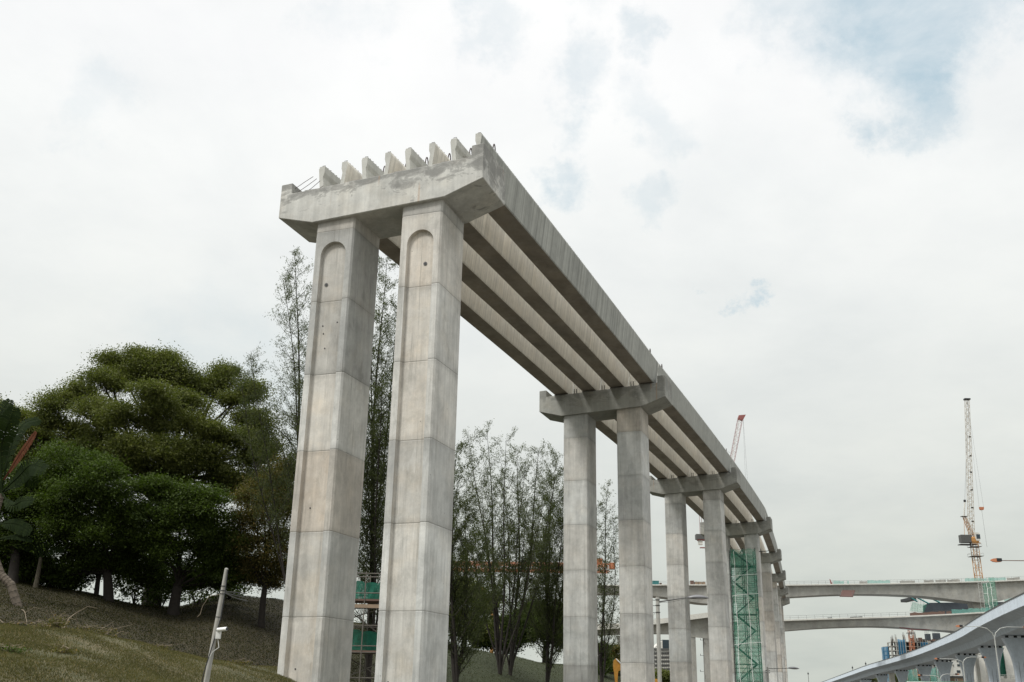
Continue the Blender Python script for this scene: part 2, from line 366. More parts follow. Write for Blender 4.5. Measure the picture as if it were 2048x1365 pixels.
def tag(o, label=None, cat=None, group=None, kind=None):
    if label: o['label'] = label
    if cat: o['category'] = cat
    if group: o['group'] = group
    if kind: o['kind'] = kind
    return o
def empty(name, loc=(0, 0, 0), rz=0, label=None, cat=None, group=None):
    o = bpy.data.objects.new(name, None); COL.objects.link(o); o.location = loc; o.rotation_euler = (0, 0, rz)
    o.empty_display_size = .2
    return tag(o, label, cat, group)
def copy_tree(o, parent=None):
    c = o.copy(); COL.objects.link(c); c.parent = parent
    for ch in list(o.children): copy_tree(ch, c)
    return c
def lattice(mb, p0, p1, w, d=None, bays=10, r=.06, side=None, n=4, mi=0, zig=True, w1=None):
    """four-chord truss from p0 to p1"""
    p0 = Vector(p0); p1 = Vector(p1); d = d or w; ax = (p1 - p0).normalized()
    if side is None: side = ax.orthogonal().normalized()
    side = (Vector(side) - ax * Vector(side).dot(ax)).normalized(); up = ax.cross(side); w1 = w1 or w
    def cn(t):
        p = p0.lerp(p1, t); q = (w + (w1 - w) * t) / w
        return [p + side * (sx * w * q / 2) + up * (sy * d * q / 2) for sx, sy in ((-1, -1), (1, -1), (1, 1), (-1, 1))]
    A = cn(0); B = cn(1)
    for a, b in zip(A, B): mb.tube(a, b, r, n=n, mi=mi)
    for i in range(bays):
        c0 = cn(i / bays); c1 = cn((i + 1) / bays)
        for j in range(4):
            k = (j + 1) % 4
            a, b = (c0[j], c1[k]) if (i + j) % 2 else (c0[k], c1[j])
            mb.tube(a, b, r * .6, n=3, mi=mi, cap=False)
            mb.tube(c0[j], c0[k], r * .55, n=3, mi=mi, cap=False)
    return mb

# ------------------------------------------------------------------ ground and hillside
mb = MB(); mb.add([(-3000, -500, 0), (3000, -500, 0), (3000, 3500, 0), (-3000, 3500, 0)], [(0, 1, 2, 3)])
mb.build('ground', MT['ground']); tag(bpy.data.objects['ground'], kind='structure')
mb = MB(); mb.add([(-14, -60, .004), (10, -60, .004), (10, 26, .004), (-14, 26, .004)], [(0, 1, 2, 3)])
tag(mb.build('road', MT['asphalt']), kind='structure')

def zz_at(px, py, Y): return at(px, py, Y).z
HN = [  # photograph column, then (depth, height) pairs
    (-700, [(12, .0), (32, zz_at(-700, 1225, 32)), (37, zz_at(-700, 1225, 32) - .75), (62, zz_at(-700, 1110, 62)), (80, zz_at(-700, 1110, 62) + .3), (130, 3)]),
    (0, [(13, .0), (31, zz_at(0, 1249, 31)), (36, zz_at(0, 1249, 31) - .75), (62, zz_at(0, 1156, 62)), (74, zz_at(0, 1156, 62) - 1.2), (130, 1)]),
    (140, [(14, .0), (33, zz_at(140, 1265, 33)), (38, zz_at(140, 1265, 33) - .75), (63, zz_at(140, 1183, 63)), (75, zz_at(140, 1183, 63) - 1.5), (130, 0)]),
    (273, [(15, .0), (35, zz_at(273, 1288, 35)), (40, zz_at(273, 1288, 35) - .75), (65, zz_at(273, 1207, 65)), (77, zz_at(273, 1207, 65) - 1.6), (130, 0)]),
    (355, [(16, .0), (37, zz_at(355, 1303, 37)), (42, zz_at(355, 1303, 37) - .75), (68, zz_at(355, 1212, 68)), (80, zz_at(355, 1212, 68) - 1.3), (130, 0)]),
    (448, [(17, .0), (39, zz_at(448, 1316, 39)), (44, zz_at(448, 1316, 39) - .75), (72, zz_at(448, 1190, 72)), (84, zz_at(448, 1190, 72) - .8), (140, 0)]),
    (545, [(20, .0), (42, zz_at(545, 1333, 42)), (47, zz_at(545, 1333, 42) - .75), (74, zz_at(545, 1197, 74)), (88, zz_at(545, 1197, 74) - .8), (150, 0)]),
    (720, [(28, .0), (50, zz_at(720, 1372, 50)), (55, zz_at(720, 1372, 50) - .75), (82, zz_at(720, 1245, 82)), (95, zz_at(720, 1250, 95)), (160, 0)]),
    (950, [(40, .0), (62, zz_at(950, 1385, 62)), (67, zz_at(950, 1385, 62) - .75), (95, zz_at(950, 1300, 95)), (106, zz_at(950, 1303, 106)), (170, 0)]),
    (1120, [(55, .0), (76, zz_at(1120, 1390, 76)), (81, zz_at(1120, 1390, 76) - .75), (108, zz_at(1120, 1330, 108)), (122, zz_at(1120, 1332, 122)), (180, 0)]),
    (1240, [(70, .0), (88, zz_at(1240, 1396, 88)), (93, zz_at(1240, 1396, 88) - .75), (118, zz_at(1240, 1338, 118)), (132, zz_at(1240, 1342, 132)), (190, 0)]),
    (1330, [(90, .0), (104, .1), (108, .15), (130, 1.0), (145, 1.2), (200, 0)]),
    (1420, [(100, -.2), (110, -.2), (120, -.2), (140, -.2), (160, -.2), (200, -.2)])]
HX = [h[0] for h in HN]
def hill_z(px, Y):
    px = max(HX[0], min(HX[-1] - .01, px))
    i = max(j for j in range(len(HX) - 1) if HX[j] <= px); t = (px - HX[i]) / (HX[i + 1] - HX[i]); t = t * t * (3 - 2 * t) * .5 + t * .5
    A, B = HN[i][1], HN[i + 1][1]
    pts = [(a[0] + (b[0] - a[0]) * t, a[1] + (b[1] - a[1]) * t) for a, b in zip(A, B)]
    if Y <= pts[0][0]: return pts[0][1] - .02 * (pts[0][0] - Y)
    if Y >= pts[-1][0]: return pts[-1][1] - .02 * (Y - pts[-1][0])
    for (a0, z0), (a1, z1) in zip(pts, pts[1:]):
        if a0 <= Y <= a1:
            s = (Y - a0) / (a1 - a0); e = s * s * (3 - 2 * s) * .45 + s * .55
            return z0 + (z1 - z0) * e
def px_of(x, Y):  # column of the photograph for a point near the horizon
    return 1024 + (x / Y * 1.0366 - .0055) * FPX
def X_of(px, Y): return ((px - 1024) / FPX + .0055) / 1.0366 * Y
def hz(x, y): return hill_z(px_of(x, y), y) + .06 * math.sin(x * .7 + y * .31) + .05 * math.sin(x * .23 - y * .61)
pxs = np.linspace(-700, 1420, 170); Ys = np.concatenate([np.linspace(11, 48, 75), np.linspace(48.6, 200, 110)])
mb = MB()
for Y in Ys:
    for px in pxs:
        x = X_of(px, Y); mb.v.append((x, Y, hz(x, Y)))
nx = len(pxs)
for j in range(len(Ys) - 1):
    for i in range(nx - 1):
        a = j * nx + i; mb.f.append((a, a + 1, a + nx + 1, a + nx))
mb.m = [0] * len(mb.f)
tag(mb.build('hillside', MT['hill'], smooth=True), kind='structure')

# ------------------------------------------------------------------ viaduct: piers
PIERS = [(-5.832, 38.443, -.344, 21.204, .542), (6.654, 71.743, -.353, 21.693, 1.784), (19.213, 105.363, -.356, 22.295, 1.078), (31.242, 139.398, -.337, 22.904, 1.964),
         (41.487, 173.698, -.319, 23.263, 1.576), (51.351, 208.109, -.303, 23.731, 1.3), (61.048, 242.563, -.286, 24.137, .96), (70.672, 277.034, -.27, 24.85, .96)]
hL, DD, HH, hE, LED, CC, CW, CD_, SP, SB, UP, XF = 4.794, 2.637, 2.1425, .529, .52, 3.088, 1.836, 2.424, 2.212, .197, .555, .0485
SEG = 3.2
def section(recess):
    ch = .07; x0, x1, y0, y1 = 0, CW, 0, CD_
    p = [(x1, y0 + ch), (x1, y1 - ch), (x1 - ch, y1), (x0 + ch, y1), (x0, y1 - ch), (x0, y0 + ch), (x0 + ch, y0)]
    if recess:
        p += [(.32, 0), (.32 + .04, .17), (CW - .32 - .04, .17), (CW - .32, 0)]
    p += [(x1 - ch, y0)]
    return p       # runs counter-clockwise seen from above
def inset(poly, d):
    n = len(poly); out = []
    for i in range(n):
        a, b, c = (Vector(poly[(i + k) % n]) for k in (-1, 0, 1))
        e1 = (b - a).normalized(); e2 = (c - b).normalized(); n1 = Vector((-e1.y, e1.x)); n2 = Vector((-e2.y, e2.x)); m = (n1 + n2)
        m = m / max(.3, m.dot(m)) * 2 * .5 * 2
        out.append((b.x + m.x * d * .5, b.y + m.y * d * .5))
    return out
def column(parent, lx, first_joint_z, top_fn, recess):
    """pier column whose own zero height is its first pour joint; local z measured from there"""
    zj = first_joint_z; mb = MB(); base = -parent.location.z - 1.0
    secA = section(recess); secB = section(False)
    def ring(sec, z, k=0.0):
        return [(x, y, z) for x, y in (inset(sec, k) if k else sec)]
    zb = base - zj
    nseg = int(-zb / SEG) + 1
    mis = None
    if recess:
        mis = [0] * len(secA); mis[8] = 1; mis[7] = 1; mis[9] = 1
    zspring = -3.85 - zj           # pier cap top is zero in pier space
    top = [(x, y, top_fn(lx + x) - zj + .03) for x, y in secB]
    # rings from the ground upward
    zs = sorted([-i * SEG for i in range(0, nseg)])
    if recess:
        rings = [ring(secA, zb)]
        for z in zs:
            if zb + .1 < z < zspring - .1: rings += [ring(secA, z - .035), ring(secA, z, .022), ring(secA, z + .035)]
        rings.append(ring(secA, zspring))
        mb.loft(rings, cap=False, mis=mis)
        rings = [ring(secB, zspring)]
        for z in zs:
            if z > zspring + .1: rings += [ring(secB, z - .035), ring(secB, z, .018), ring(secB, z + .035)]
        rings.append(top)
        # arch-topped recess: front face with a half-round opening, built in the front plane
        zt = zspring + .78; cx = CW / 2; rr = CW / 2 - .32; N = 18
        n = len(secB); fr = [6, 7]      # front edge of secB runs index 6 -> 7
        lo = rings[0]; hi_ring = [(x, y, zt) for x, y in secB]
        for i in range(n):
            if i == 6: continue
            j = (i + 1) % n; mb.add([lo[i], lo[j], hi_ring[j], hi_ring[i]], [(0, 1, 2, 3)])
        arch = [(cx + rr * math.cos(math.pi - math.pi * k / N), 0, zspring + rr * math.sin(math.pi * k / N)) for k in range(N + 1)]
        bk = [(cx + (rr - .04) * math.cos(math.pi - math.pi * k / N), .17, zspring + (rr - .04) * math.sin(math.pi * k / N)) for k in range(N + 1)]
        xl, xr = secB[6][0], secB[7][0]
        left = [(xl, 0, zspring), arch[0]] + arch[1:N // 2 + 1] + [(cx, 0, zt), (xl, 0, zt)]
        right = [arch[N // 2]] + arch[N // 2 + 1:] + [(xr, 0, zspring), (xr, 0, zt), (cx, 0, zt)]
        mb.add(left, [tuple(range(len(left)))]); mb.add(right, [tuple(range(len(right)))])
        mb.add(bk, [tuple(range(len(bk)))[::-1]], 1)
        for k in range(N): mb.add([arch[k], bk[k], bk[k + 1], arch[k + 1]], [(0, 1, 2, 3)], 1)
        r2 = [hi_ring] + [q for q in rings[1:] if q[0][2] > zt + .05]
        mb.loft(r2, cap=False)
    else:
        rings = [ring(secB, zb)]
        for z in zs:
            if z > zb + .1 and z < 0.01: rings += [ring(secB, z - .035), ring(secB, z, .022), ring(secB, z + .035)]
        rings.append(top); mb.loft(rings, cap=False)
    return mb.build('column', [MT['column'], MT['panel']], parent, (lx, SB, zj))

ORD = ['nearest', 'second', 'third', 'fourth', 'fifth', 'sixth', 'seventh', 'farthest']
for k, (px_, py_, a, zt, j0) in enumerate(PIERS):
    extra = {0: 'nearest twin column pier, tallest in view, with arch topped recesses in its columns', 1: 'second twin column pier from the camera, with a stained grey crossbeam',
             2: 'third twin column pier from the camera, behind the street lamp head', 3: 'fourth twin column pier, beside the green netted scaffold tower'}.get(
             k, '%s twin column pier from the camera in the receding row' % ORD[k] if k < 7 else 'farthest visible twin column pier, last before the long haunched bridges')
    t = empty('viaduct_pier', (px_, py_, zt + 1.6), a, extra, 'pier', 'twin column piers of the viaduct')
    sh = lambda x, y, z: (x, y, z + XF * x)
    prof = [(-hL, -HH + hE), (-CC, -HH), (CC, -HH), (hL, -HH + hE), (hL, 0), (hL - UP, 0), (hL - UP, -LED), (-hL + UP, -LED), (-hL + UP, 0), (-hL, 0)]
    mb = MB(); ch = .03
    r0 = [sh(x, 0, z) for x, z in prof]
    rings = [[sh(x, y, z) for x, z in prof] for y in (0, DD)]
    # front face first: profile is counter-clockwise seen from the front
    mb.loft(rings[::-1])
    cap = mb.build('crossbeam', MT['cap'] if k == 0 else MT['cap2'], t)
    bv = cap.modifiers.new('bevel', 'BEVEL'); bv.width = .025; bv.segments = 1; bv.limit_method = 'ANGLE'; bv.angle_limit = R(25)
    topf = lambda x: -HH + XF * x
    column(t, -SP / 2 - CW, -HH - j0 + XF * -SP / 2, topf, k == 0)
    column(t, SP / 2, -HH - j0 + XF * (SP / 2 + CW), topf, k == 0)
    if k < 5:
        for bi, cx in enumerate((-3.12, -.95, 1.2, 3.38)):
            for yy in ((.12, 1.15), (1.5, 2.5)):
                mb = MB(); mb.box(cx - .55, cx + .55, yy[0], yy[1], -LED - .02 + XF * cx, -LED + .07 + XF * cx)
                mb.build('bearing_plinth', MT['cap' if k == 0 else 'cap2'], t)
        for bi, cx in enumerate((-2.05, .1, 2.3)):
            if k:
                mb = MB()
                for q in (-.09, .09): mb.tube((cx + q, .3, -LED + XF * cx), (cx + q, .3, -LED + .42 + XF * cx), .03)
                mb.build('dowel_bars', MT['dark'], t)
    if k == 0:   # starter bars at the left upstand, splayed over the bearing shelf
        for q in range(7):
            mb = MB(); y0 = .25 + q * .3; x0 = -hL + UP - .02
            mb.path([(x0, y0, -.16 - XF * 4.2), (x0 + .5, y0 - .05, .06 - XF * 4), (x0 + .95, y0 - .12, .22 + .05 * (q % 3) - XF * 4)], .012, n=4)
            mb.build('starter_bar', MT['rebar'], t)
        for q in range(6):
            mb = MB(); y0 = .9 + q * .25; x0 = hL - UP + .02
            mb.path([(x0, y0, -.12 + XF * 4.2 - .03 * q), (x0 - .75, y0 - .1, .02 + XF * 4 - .02 * q)], .012, n=4)
            mb.build('starter_bar', MT['rebar'], t)
        for (cx, z0) in ((-SP / 2 - CW + .62, -7.0), (-SP / 2 - CW + .68, -7.35), (-SP / 2 - .55, -6.9), (-SP / 2 - CW + .8, -8.0), (-SP / 2 - CW + .75, -14.6), (SP / 2 + .5, -21.0), (SP / 2 + .52, -21.9), (-SP / 2 - CW + .7, -20.6)):
            mb = MB(); mb.tube((cx, SB + .155, z0), (cx, SB + .1735, z0), .03, n=8); mb.build('tie_hole_plug', MT['dark'], t)
        for (cx, z0) in ((-SP / 2 - CW + .62, -5.15), (SP / 2 + 1.12, -4.75)):
            mb = MB(); mb.tube((cx, SB + .15, z0), (cx, SB + .172, z0), .085, n=14); mb.tube((cx, SB + .14, z0), (cx, SB + .15, z0), .045, n=10, mi=1)
            mb.build('cast_in_socket', [MT['steel'], MT['dark']], t)
    if k == 3:
        for z in (-6.6, -12.2, -23.):
            mb = MB(); mb.box(SP / 2 + 1.1, SP / 2 + 1.35, SB - .3, SB, z, z + .25); mb.build('bracket', MT['dark'], t)
        mb = MB(); mb.tube((SP / 2 + CW, SB + .3, -4.4), (SP / 2 + CW + 1.3, SB + .1, -4.35), .05); mb.build('projecting_bar', MT['dark'], t)

# ------------------------------------------------------------------ viaduct: trough girders
BX = (-3.12, -.955, 1.19, 3.37)
BEAM_H = 1.85
def gprof():
    o = [(.50, 0), (.54, .05), (.74, 1.72), (.70, BEAM_H), (.44, BEAM_H), (.44, 1.52), (.50, 1.30), (.36, .24), (.30, .18)]
    return o + [(-x, z) for x, z in o[::-1]]
ordb = ['leftmost', 'second from left', 'third from left', 'rightmost']
spn = ['first span, nearest the camera', 'second span from the camera', 'third span from the camera', 'fourth span', 'fifth span', 'sixth span', 'farthest span']
for k in range(len(PIERS) - 1):
    A, B = PIERS[k], PIERS[k + 1]
    def P3(p, lx, ly):
        a = p[2]; return Vector((p[0] + math.cos(a) * lx - math.sin(a) * ly, p[1] + math.sin(a) * lx + math.cos(a) * ly, p[3] + 1.6 - LED + .12 + XF * lx))
    for b in range(4):
        p0 = P3(A, BX[b], 1.42); p1 = P3(B, BX[b], 1.2)
        L = (p1 - p0); hd = math.atan2(-L.x, L.y); LL = math.hypot(L.x, L.y); gr = L.z / LL
        lab = '%s trough girder, %s' % (ordb[b], spn[k])
        t = empty('bridge_girder', p0, hd, lab.replace('span, nearest the camera', 'viaduct span nearest the camera'), 'girder', 'concrete trough girders of the viaduct')
        cam_ = lambda y: gr * y + .11 * 4 * (y / LL) * (1 - y / LL)
        NS = 20; pr = gprof(); n = len(pr)
        xf = XF
        # solid ends, hollow trough between
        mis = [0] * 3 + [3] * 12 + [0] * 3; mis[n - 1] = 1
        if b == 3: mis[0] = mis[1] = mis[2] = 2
        mb = MB(); rings = [[(x, LL * i / NS, z + cam_(LL * i / NS) + xf * x) for x, z in pr] for i in range(NS + 1)]
        mb.loft(rings[::-1], mis=mis, cap=False)
        for yy, rg in ((0, rings[0]), (LL, rings[-1])):
            # U-shaped end face as a fan of quads: left web, floor, right web
            idx = list(range(n)); Lw = [(i, n - 1 - i) for i in range(n // 2)]
            half = n // 2
            quads = [(0, 1, 7, 8), (1, 2, 6, 7), (2, 3, 4, 5), (2, 5, 6)]
            for q in quads:
                mb.add([rg[i] for i in q], [tuple(range(len(q)))], 3)
                mb.add([rg[n - 1 - i] for i in q], [tuple(range(len(q)))[::-1]], 3)
            mb.add([rg[0], rg[8], rg[n - 9], rg[n - 1]], [(0, 1, 2, 3)], 2)
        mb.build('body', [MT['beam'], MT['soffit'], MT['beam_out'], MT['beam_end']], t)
        for yy in (.35, LL - .35):
            mb = MB(); zc = cam_(yy)
            mb.add([(-.34, yy - .15, .2 + zc), (.34, yy - .15, .2 + zc), (.42, yy - .15, .85 + zc), (-.42, yy - .15, .85 + zc), (-.34, yy + .15, .2 + zc), (.34, yy + .15, .2 + zc), (.42, yy + .15, .85 + zc), (-.42, yy + .15, .85 + zc)],
                   [(0, 1, 2, 3), (7, 6, 5, 4), (3, 2, 6, 7), (0, 3, 7, 4), (1, 5, 6, 2)])
            mb.build('end_diaphragm', MT['beam'], t)
        if k < 4:
            stp = .26 if k < 2 else .6; rr = .0065 if k < 2 else .010
            for sx in (-1, 1):
                y = .12; pts = []; xc = .57 * sx
                while y < LL - .1:
                    z0 = BEAM_H - .03 + cam_(y) + xf * xc; hgt = .11 + .04 * random.random()
                    pts += [(xc - .07, y, z0), (xc - .07, y, z0 + hgt), (xc + .07, y, z0 + hgt), (xc + .07, y, z0)]
                    y += stp
                mb = MB()
                mb.bar(pts, rr)
                # one bent bar: its links are joined inside the web
                me_ = mb.build('shear_link_bar', MT['rebar'], t)
                if k < 2:
                    for ys in (1.9, LL - 1.9):
                        q = [(xc, ys - .16 * math.cos(math.pi * i / 8), BEAM_H - .02 + cam_(ys) + .5 * math.sin(math.pi * i / 8)) for i in range(9)]
                        mb = MB(); mb.path(q, .028, n=5); mb.build('lifting_loop', MT['rebar'], t)

# ------------------------------------------------------------------ vegetation
def leaf_mesh(name, P, size, mat, parent=None, aspect=.45, dirs=None, up=.35, bend=0):
    """many leaf-sized quads at the rows of P"""
    n = len(P); rg = RNG
    nrm = rg.normal(size=(n, 3)); nrm[:, 2] = np.abs(nrm[:, 2]) + up; nrm /= np.linalg.norm(nrm, axis=1)[:, None]
    a = rg.normal(size=(n, 3)) if dirs is None else dirs + rg.normal(size=(n, 3)) * .25
    a -= nrm * (a * nrm).sum(1)[:, None] * (1 if dirs is None else 0)
    a /= np.linalg.norm(a, axis=1)[:, None] + 1e-9
    b = np.cross(nrm, a); b /= np.linalg.norm(b, axis=1)[:, None] + 1e-9
    s = size * rg.uniform(.65, 1.35, (n, 1))
    V = np.empty((n, 4, 3)); V[:, 0] = P - a * s * .5; V[:, 1] = P + b * s * aspect * .5; V[:, 2] = P + a * s * .5; V[:, 3] = P - b * s * aspect * .5
    me = bpy.data.meshes.new(name); me.vertices.add(4 * n); me.vertices.foreach_set('co', V.reshape(-1).astype(np.float32))
    me.loops.add(4 * n); me.loops.foreach_set('vertex_index', np.arange(4 * n, dtype=np.int32))
    me.polygons.add(n); me.polygons.foreach_set('loop_start', np.arange(0, 4 * n, 4, dtype=np.int32)); me.polygons.foreach_set('loop_total', np.full(n, 4, np.int32))
    me.materials.append(mat); me.update(calc_edges=True); me.validate()
    o = bpy.data.objects.new(name, me); COL.objects.link(o)
    if parent: o.parent = parent
    return o
def lobe_points(c, r, clumps, per, flat=.8, thick=.45, clr=.4, low=-.55):
    """leaf clumps gathered over the upper shell of an ellipsoid"""
    out = []
    d = RNG.normal(size=(clumps * 3, 3)); d /= np.linalg.norm(d, axis=1)[:, None]
    d = d[d[:, 2] > low][:clumps]
    rr = 1 - thick * RNG.random(len(d)) ** 1.6
    rr *= 1 + .16 * np.sin(d[:, 0] * 5 + c[0]) * np.cos(d[:, 1] * 4 + c[1])
    cc = np.array(c) + d * rr[:, None] * np.array([r, r, r * flat])
    k = RNG.integers(int(per * .4), int(per * 1.6), len(cc))
    base = np.repeat(cc, k, 0); off = RNG.normal(size=base.shape) * np.array([clr, clr, clr * .45])
    return base + off
def limb(mb, a, b, r0, r1, sag=.12, n=5, segs=5):
    a = Vector(a); b = Vector(b); L = (b - a).length; pts = []
    o = Vector((random.uniform(-1, 1), random.uniform(-1, 1), random.uniform(-.2, .8))) * sag * L
    for i in range(segs + 1):
        t = i / segs; pts.append(a.lerp(b, t) + o * (4 * t * (1 - t)) * .5)
    mb.path(pts, r0, r1, n=n); return pts
def broad_tree(name, label, base_px, Yb, lobes, mat, per=46, leaf=.2, group=None, clump_k=1.25, trunk_r=.35, cat='tree', clr=.2, flat=.8, base_z=None, sub=9, sub_clumps=24, core=120):
    bx = X_of(base_px, Yb); bz = hz(bx, Yb) if base_z is None else base_z
    t = empty(name, (bx, Yb, bz), 0, label, cat, group); B = Vector((bx, Yb, bz))
    pts = []; mb = MB(); cs = []
    for (px, py, rp, Y) in lobes:
        c = at(px, py, Y) - B; r = rp / FPX * Y; cs.append((c, r))
        for q in range(sub):
            d = Vector((random.gauss(0, 1), random.gauss(0, 1), random.gauss(.25, .8))).normalized()
            sc = c + Vector((d.x, d.y, d.z * flat)) * r * random.uniform(.45, .8); sr = r * random.uniform(.24, .50)
            pts.append(lobe_points(sc, sr, int(sub_clumps * sr * sr) + 8, per, flat=random.uniform(.65, 1.0), clr=clr * random.uniform(.9, 1.7), thick=.85, low=-.8))
        if core: pts.append(np.array(c) + RNG.normal(size=(int(core * r * r), 3)) * r * .36)
    P = np.concatenate(pts)
    cen = sum((c for c, r in cs), Vector()) / len(cs); hmin = min(c.z - r for c, r in cs)
    fk = Vector((cen.x * .15, cen.y * .15, max(1.6, hmin * .9 + .8)))
    limb(mb, (0, 0, -.4), fk, trunk_r * 1.15, trunk_r * .8, .03, n=8)
    hub = Vector((cen.x * .4, cen.y * .4, fk.z + (cen.z - fk.z) * .35)); limb(mb, fk, hub, trunk_r * .7, trunk_r * .35, .04, n=7)
    for ci, (c, r) in enumerate(cs):
        pts_ = limb(mb, fk if ci % 3 else hub, c, trunk_r * .26, .04, .16, n=5, segs=6)
        for q in range(4):
            d = Vector((random.gauss(0, 1), random.gauss(0, 1), random.gauss(.3, .7))).normalized() * r * .75
            limb(mb, pts_[random.choice((4, 5))], c + d, .035, .012, .1, n=4, segs=3)
    mb.build('trunk', MT['bark'], t, smooth=True)
    leaf_mesh('crown', P, leaf, mat, t)
    return t

# the great spreading tree on the left ridge
Yt = 68
big = [(530, 905, 34, 69), (545, 955, 34, 69), (500, 965, 38, 69), (560, 1000, 28, 69), (230, 935, 50, 66), (290, 960, 50, 66), (470, 975, 42, 68), (420, 905, 48, 66), (370, 815, 50, 66), (150, 900, 44, 68), (520, 870, 34, 69), (300, 745, 58, Yt), (250, 760, 52, Yt), (205, 765, 44, 66), (155, 785, 42, Yt), (115, 805, 36, 66), (95, 840, 30, 66), (345, 750, 50, Yt), (400, 775, 40, 69), (440, 770, 42, Yt + 2),
       (475, 800, 42, Yt + 1), (505, 840, 36, Yt), (190, 830, 50, 65), (250, 840, 58, 64), (310, 835, 58, 64), (360, 850, 55, 65), (410, 870, 46, 66), (460, 880, 44, 67), (270, 900, 60, 64),
       (330, 910, 55, 64), (200, 895, 48, 66), (150, 870, 40, 67), (385, 930, 50, 66), (440, 950, 46, 67), (300, 790, 50, 63), (500, 920, 38, 68), (340, 960, 50, 67), (225, 720, 26, 68), (275, 715, 28, 68), (330, 720, 26, 68), (505, 780, 26, 69), (450, 745, 22, 70)]
broad_tree('spreading_tree', 'largest broad crowned tree on the ridge, its domed crown rising above the lower trees', 300, 68, big, MT['leaf_big'], per=44, leaf=.155, trunk_r=.6, clr=.34, flat=.75, sub=11, core=190)
broad_tree('spreading_tree', 'tree with light green crown at the left edge behind the palm', 20, 70, [(15, 835, 42, 70), (55, 850, 40, 70), (-30, 820, 50, 70), (60, 900, 42, 71), (90, 880, 30, 70), (-60, 880, 60, 72), (10, 900, 45, 71), (75, 870, 36, 69), (30, 920, 48, 70), (-20, 930, 50, 70), (95, 920, 40, 70)], MT['leaf_big'], per=44, leaf=.155, trunk_r=.4, clr=.24, flat=.75, core=150)
broad_tree('dense_tree', 'lower glossy green dense tree in front of the great spreading tree', 215, 60, [(125, 935, 62, 58), (190, 955, 62, 57), (95, 975, 55, 58), (150, 1010, 66, 57), (230, 1000, 55, 57), (200, 1060, 60, 58), (120, 1060, 62, 58), (70, 1040, 55, 59), (255, 1060, 50, 58), (160, 1110, 50, 59), (60, 1110, 45, 60), (230, 1115, 42, 60), (90, 1140, 34, 61), (140, 1150, 30, 61), (255, 1140, 34, 61), (190, 1140, 30, 62), (60, 1150, 30, 61), (110, 1160, 22, 62)],
           MT['leaf_low'], per=44, leaf=.15, trunk_r=.30, clr=.26, core=420, sub=12, group='dense low trees along the ridge')
broad_tree('dense_tree', 'lower glossy green dense tree on the right of the ridge, near the pole top', 345, 61, [(315, 985, 48, 58), (365, 1000, 50, 58), (410, 1010, 48, 58), (300, 1040, 55, 58), (360, 1055, 56, 58), (420, 1060, 52, 59), (455, 1090, 42, 60), (330, 1105, 46, 59), (400, 1115, 48, 60), (285, 1095, 42, 60), (450, 1130, 36, 61), (300, 1150, 36, 62), (350, 1160, 36, 62), (405, 1165, 38, 63), (450, 1160, 30, 64), (495, 1150, 26, 64)],
           MT['leaf_low'], per=44, leaf=.15, trunk_r=.34, clr=.26, core=420, sub=12, group='dense low trees along the ridge')
broad_tree('dense_tree', 'dark low tree behind the palm at the left edge of the ridge', 15, 58, [(60, 950, 45, 59), (75, 1020, 45, 59), (60, 1080, 40, 60), (30, 1130, 30, 61), (-10, 1120, 40, 60), (0, 1000, 60, 58), (40, 1000, 45, 58), (-50, 960, 70, 59), (20, 1075, 50, 58), (-40, 1080, 60, 59)], MT['leaf_low'], per=44, leaf=.15, trunk_r=.3, core=420, sub=12, group='dense low trees along the ridge')
for lab, px, py, Y, h in (('thin dark sapling trunk in the bright gap under the trees, left of the thick trunk', 187, 1186, 61, 4.4), ('forked sapling in the bright gap under the trees', 205, 1196, 62, 3.2), ('slender sapling on the ridge right of the thick trunk', 290, 1208, 64, 3.4)):
    x = X_of(px, Y); t = empty('sapling', (x, Y, hz(x, Y)), 0, lab, 'tree'); mb = MB()
    r_ = .16 if px == 187 else .05
    limb(mb, (0, 0, -.2), (.1, 0, h), r_, r_ * .5, .04); P = []
    for q in range(10):
        z = h * random.uniform(.25, .95); e = Vector((random.gauss(0, .7), random.gauss(0, .7), z + random.uniform(.2, .7)))
        limb(mb, (.05, 0, z), e, .025, .008, .1, n=3, segs=3); P.append(np.array(e) + RNG.normal(size=(46, 3)) * .2)
    mb.build('trunk', MT['bark'], t); leaf_mesh('crown', np.concatenate(P), .17, MT['leaf_low'], t)
# undergrowth between the trunks
for i, (px, Y, w_, h_) in enumerate(((265, 63, 1.9, 2.4), (320, 64, 1.6, 2.0), (390, 66, 2.2, 2.6), (455, 68, 1.3, 1.4), (100, 61, 2.0, 1.6), (40, 60, 2.0, 1.6), (130, 62, 1.4, .9))):
    lab = ['dark bush at the foot of the thick trunk on the ridge', 'small dark bush right of the thick trunk on the ridge', 'wide dark bush under the low trees, left of the leaning pole', 'small bush beside the leaning pole top on the ridge',
           'low bush right of the small banana plant', 'low bush left of the small banana plant', 'lowest bush at the left end of the bright gap'][i]
    x = X_of(px, Y); t = empty('bush', (x, Y, hz(x, Y)), 0, lab, 'bush', 'bushes under the ridge trees')
    mb = MB()
    for q in range(7): limb(mb, (0, 0, -.1), (random.gauss(0, w_ * .4), random.gauss(0, w_ * .4), h_ * random.uniform(.5, .9)), .035, .01, .1, n=4, segs=3)
    mb.build('stem', MT['bark'], t)
    leaf_mesh('foliage', lobe_points((0, 0, h_ * .45), w_ * .8, int(26 * w_), 34, flat=h_ / w_ * .6, thick=.7, clr=.28, low=-.9), .2, MT['leaf_low'], t)

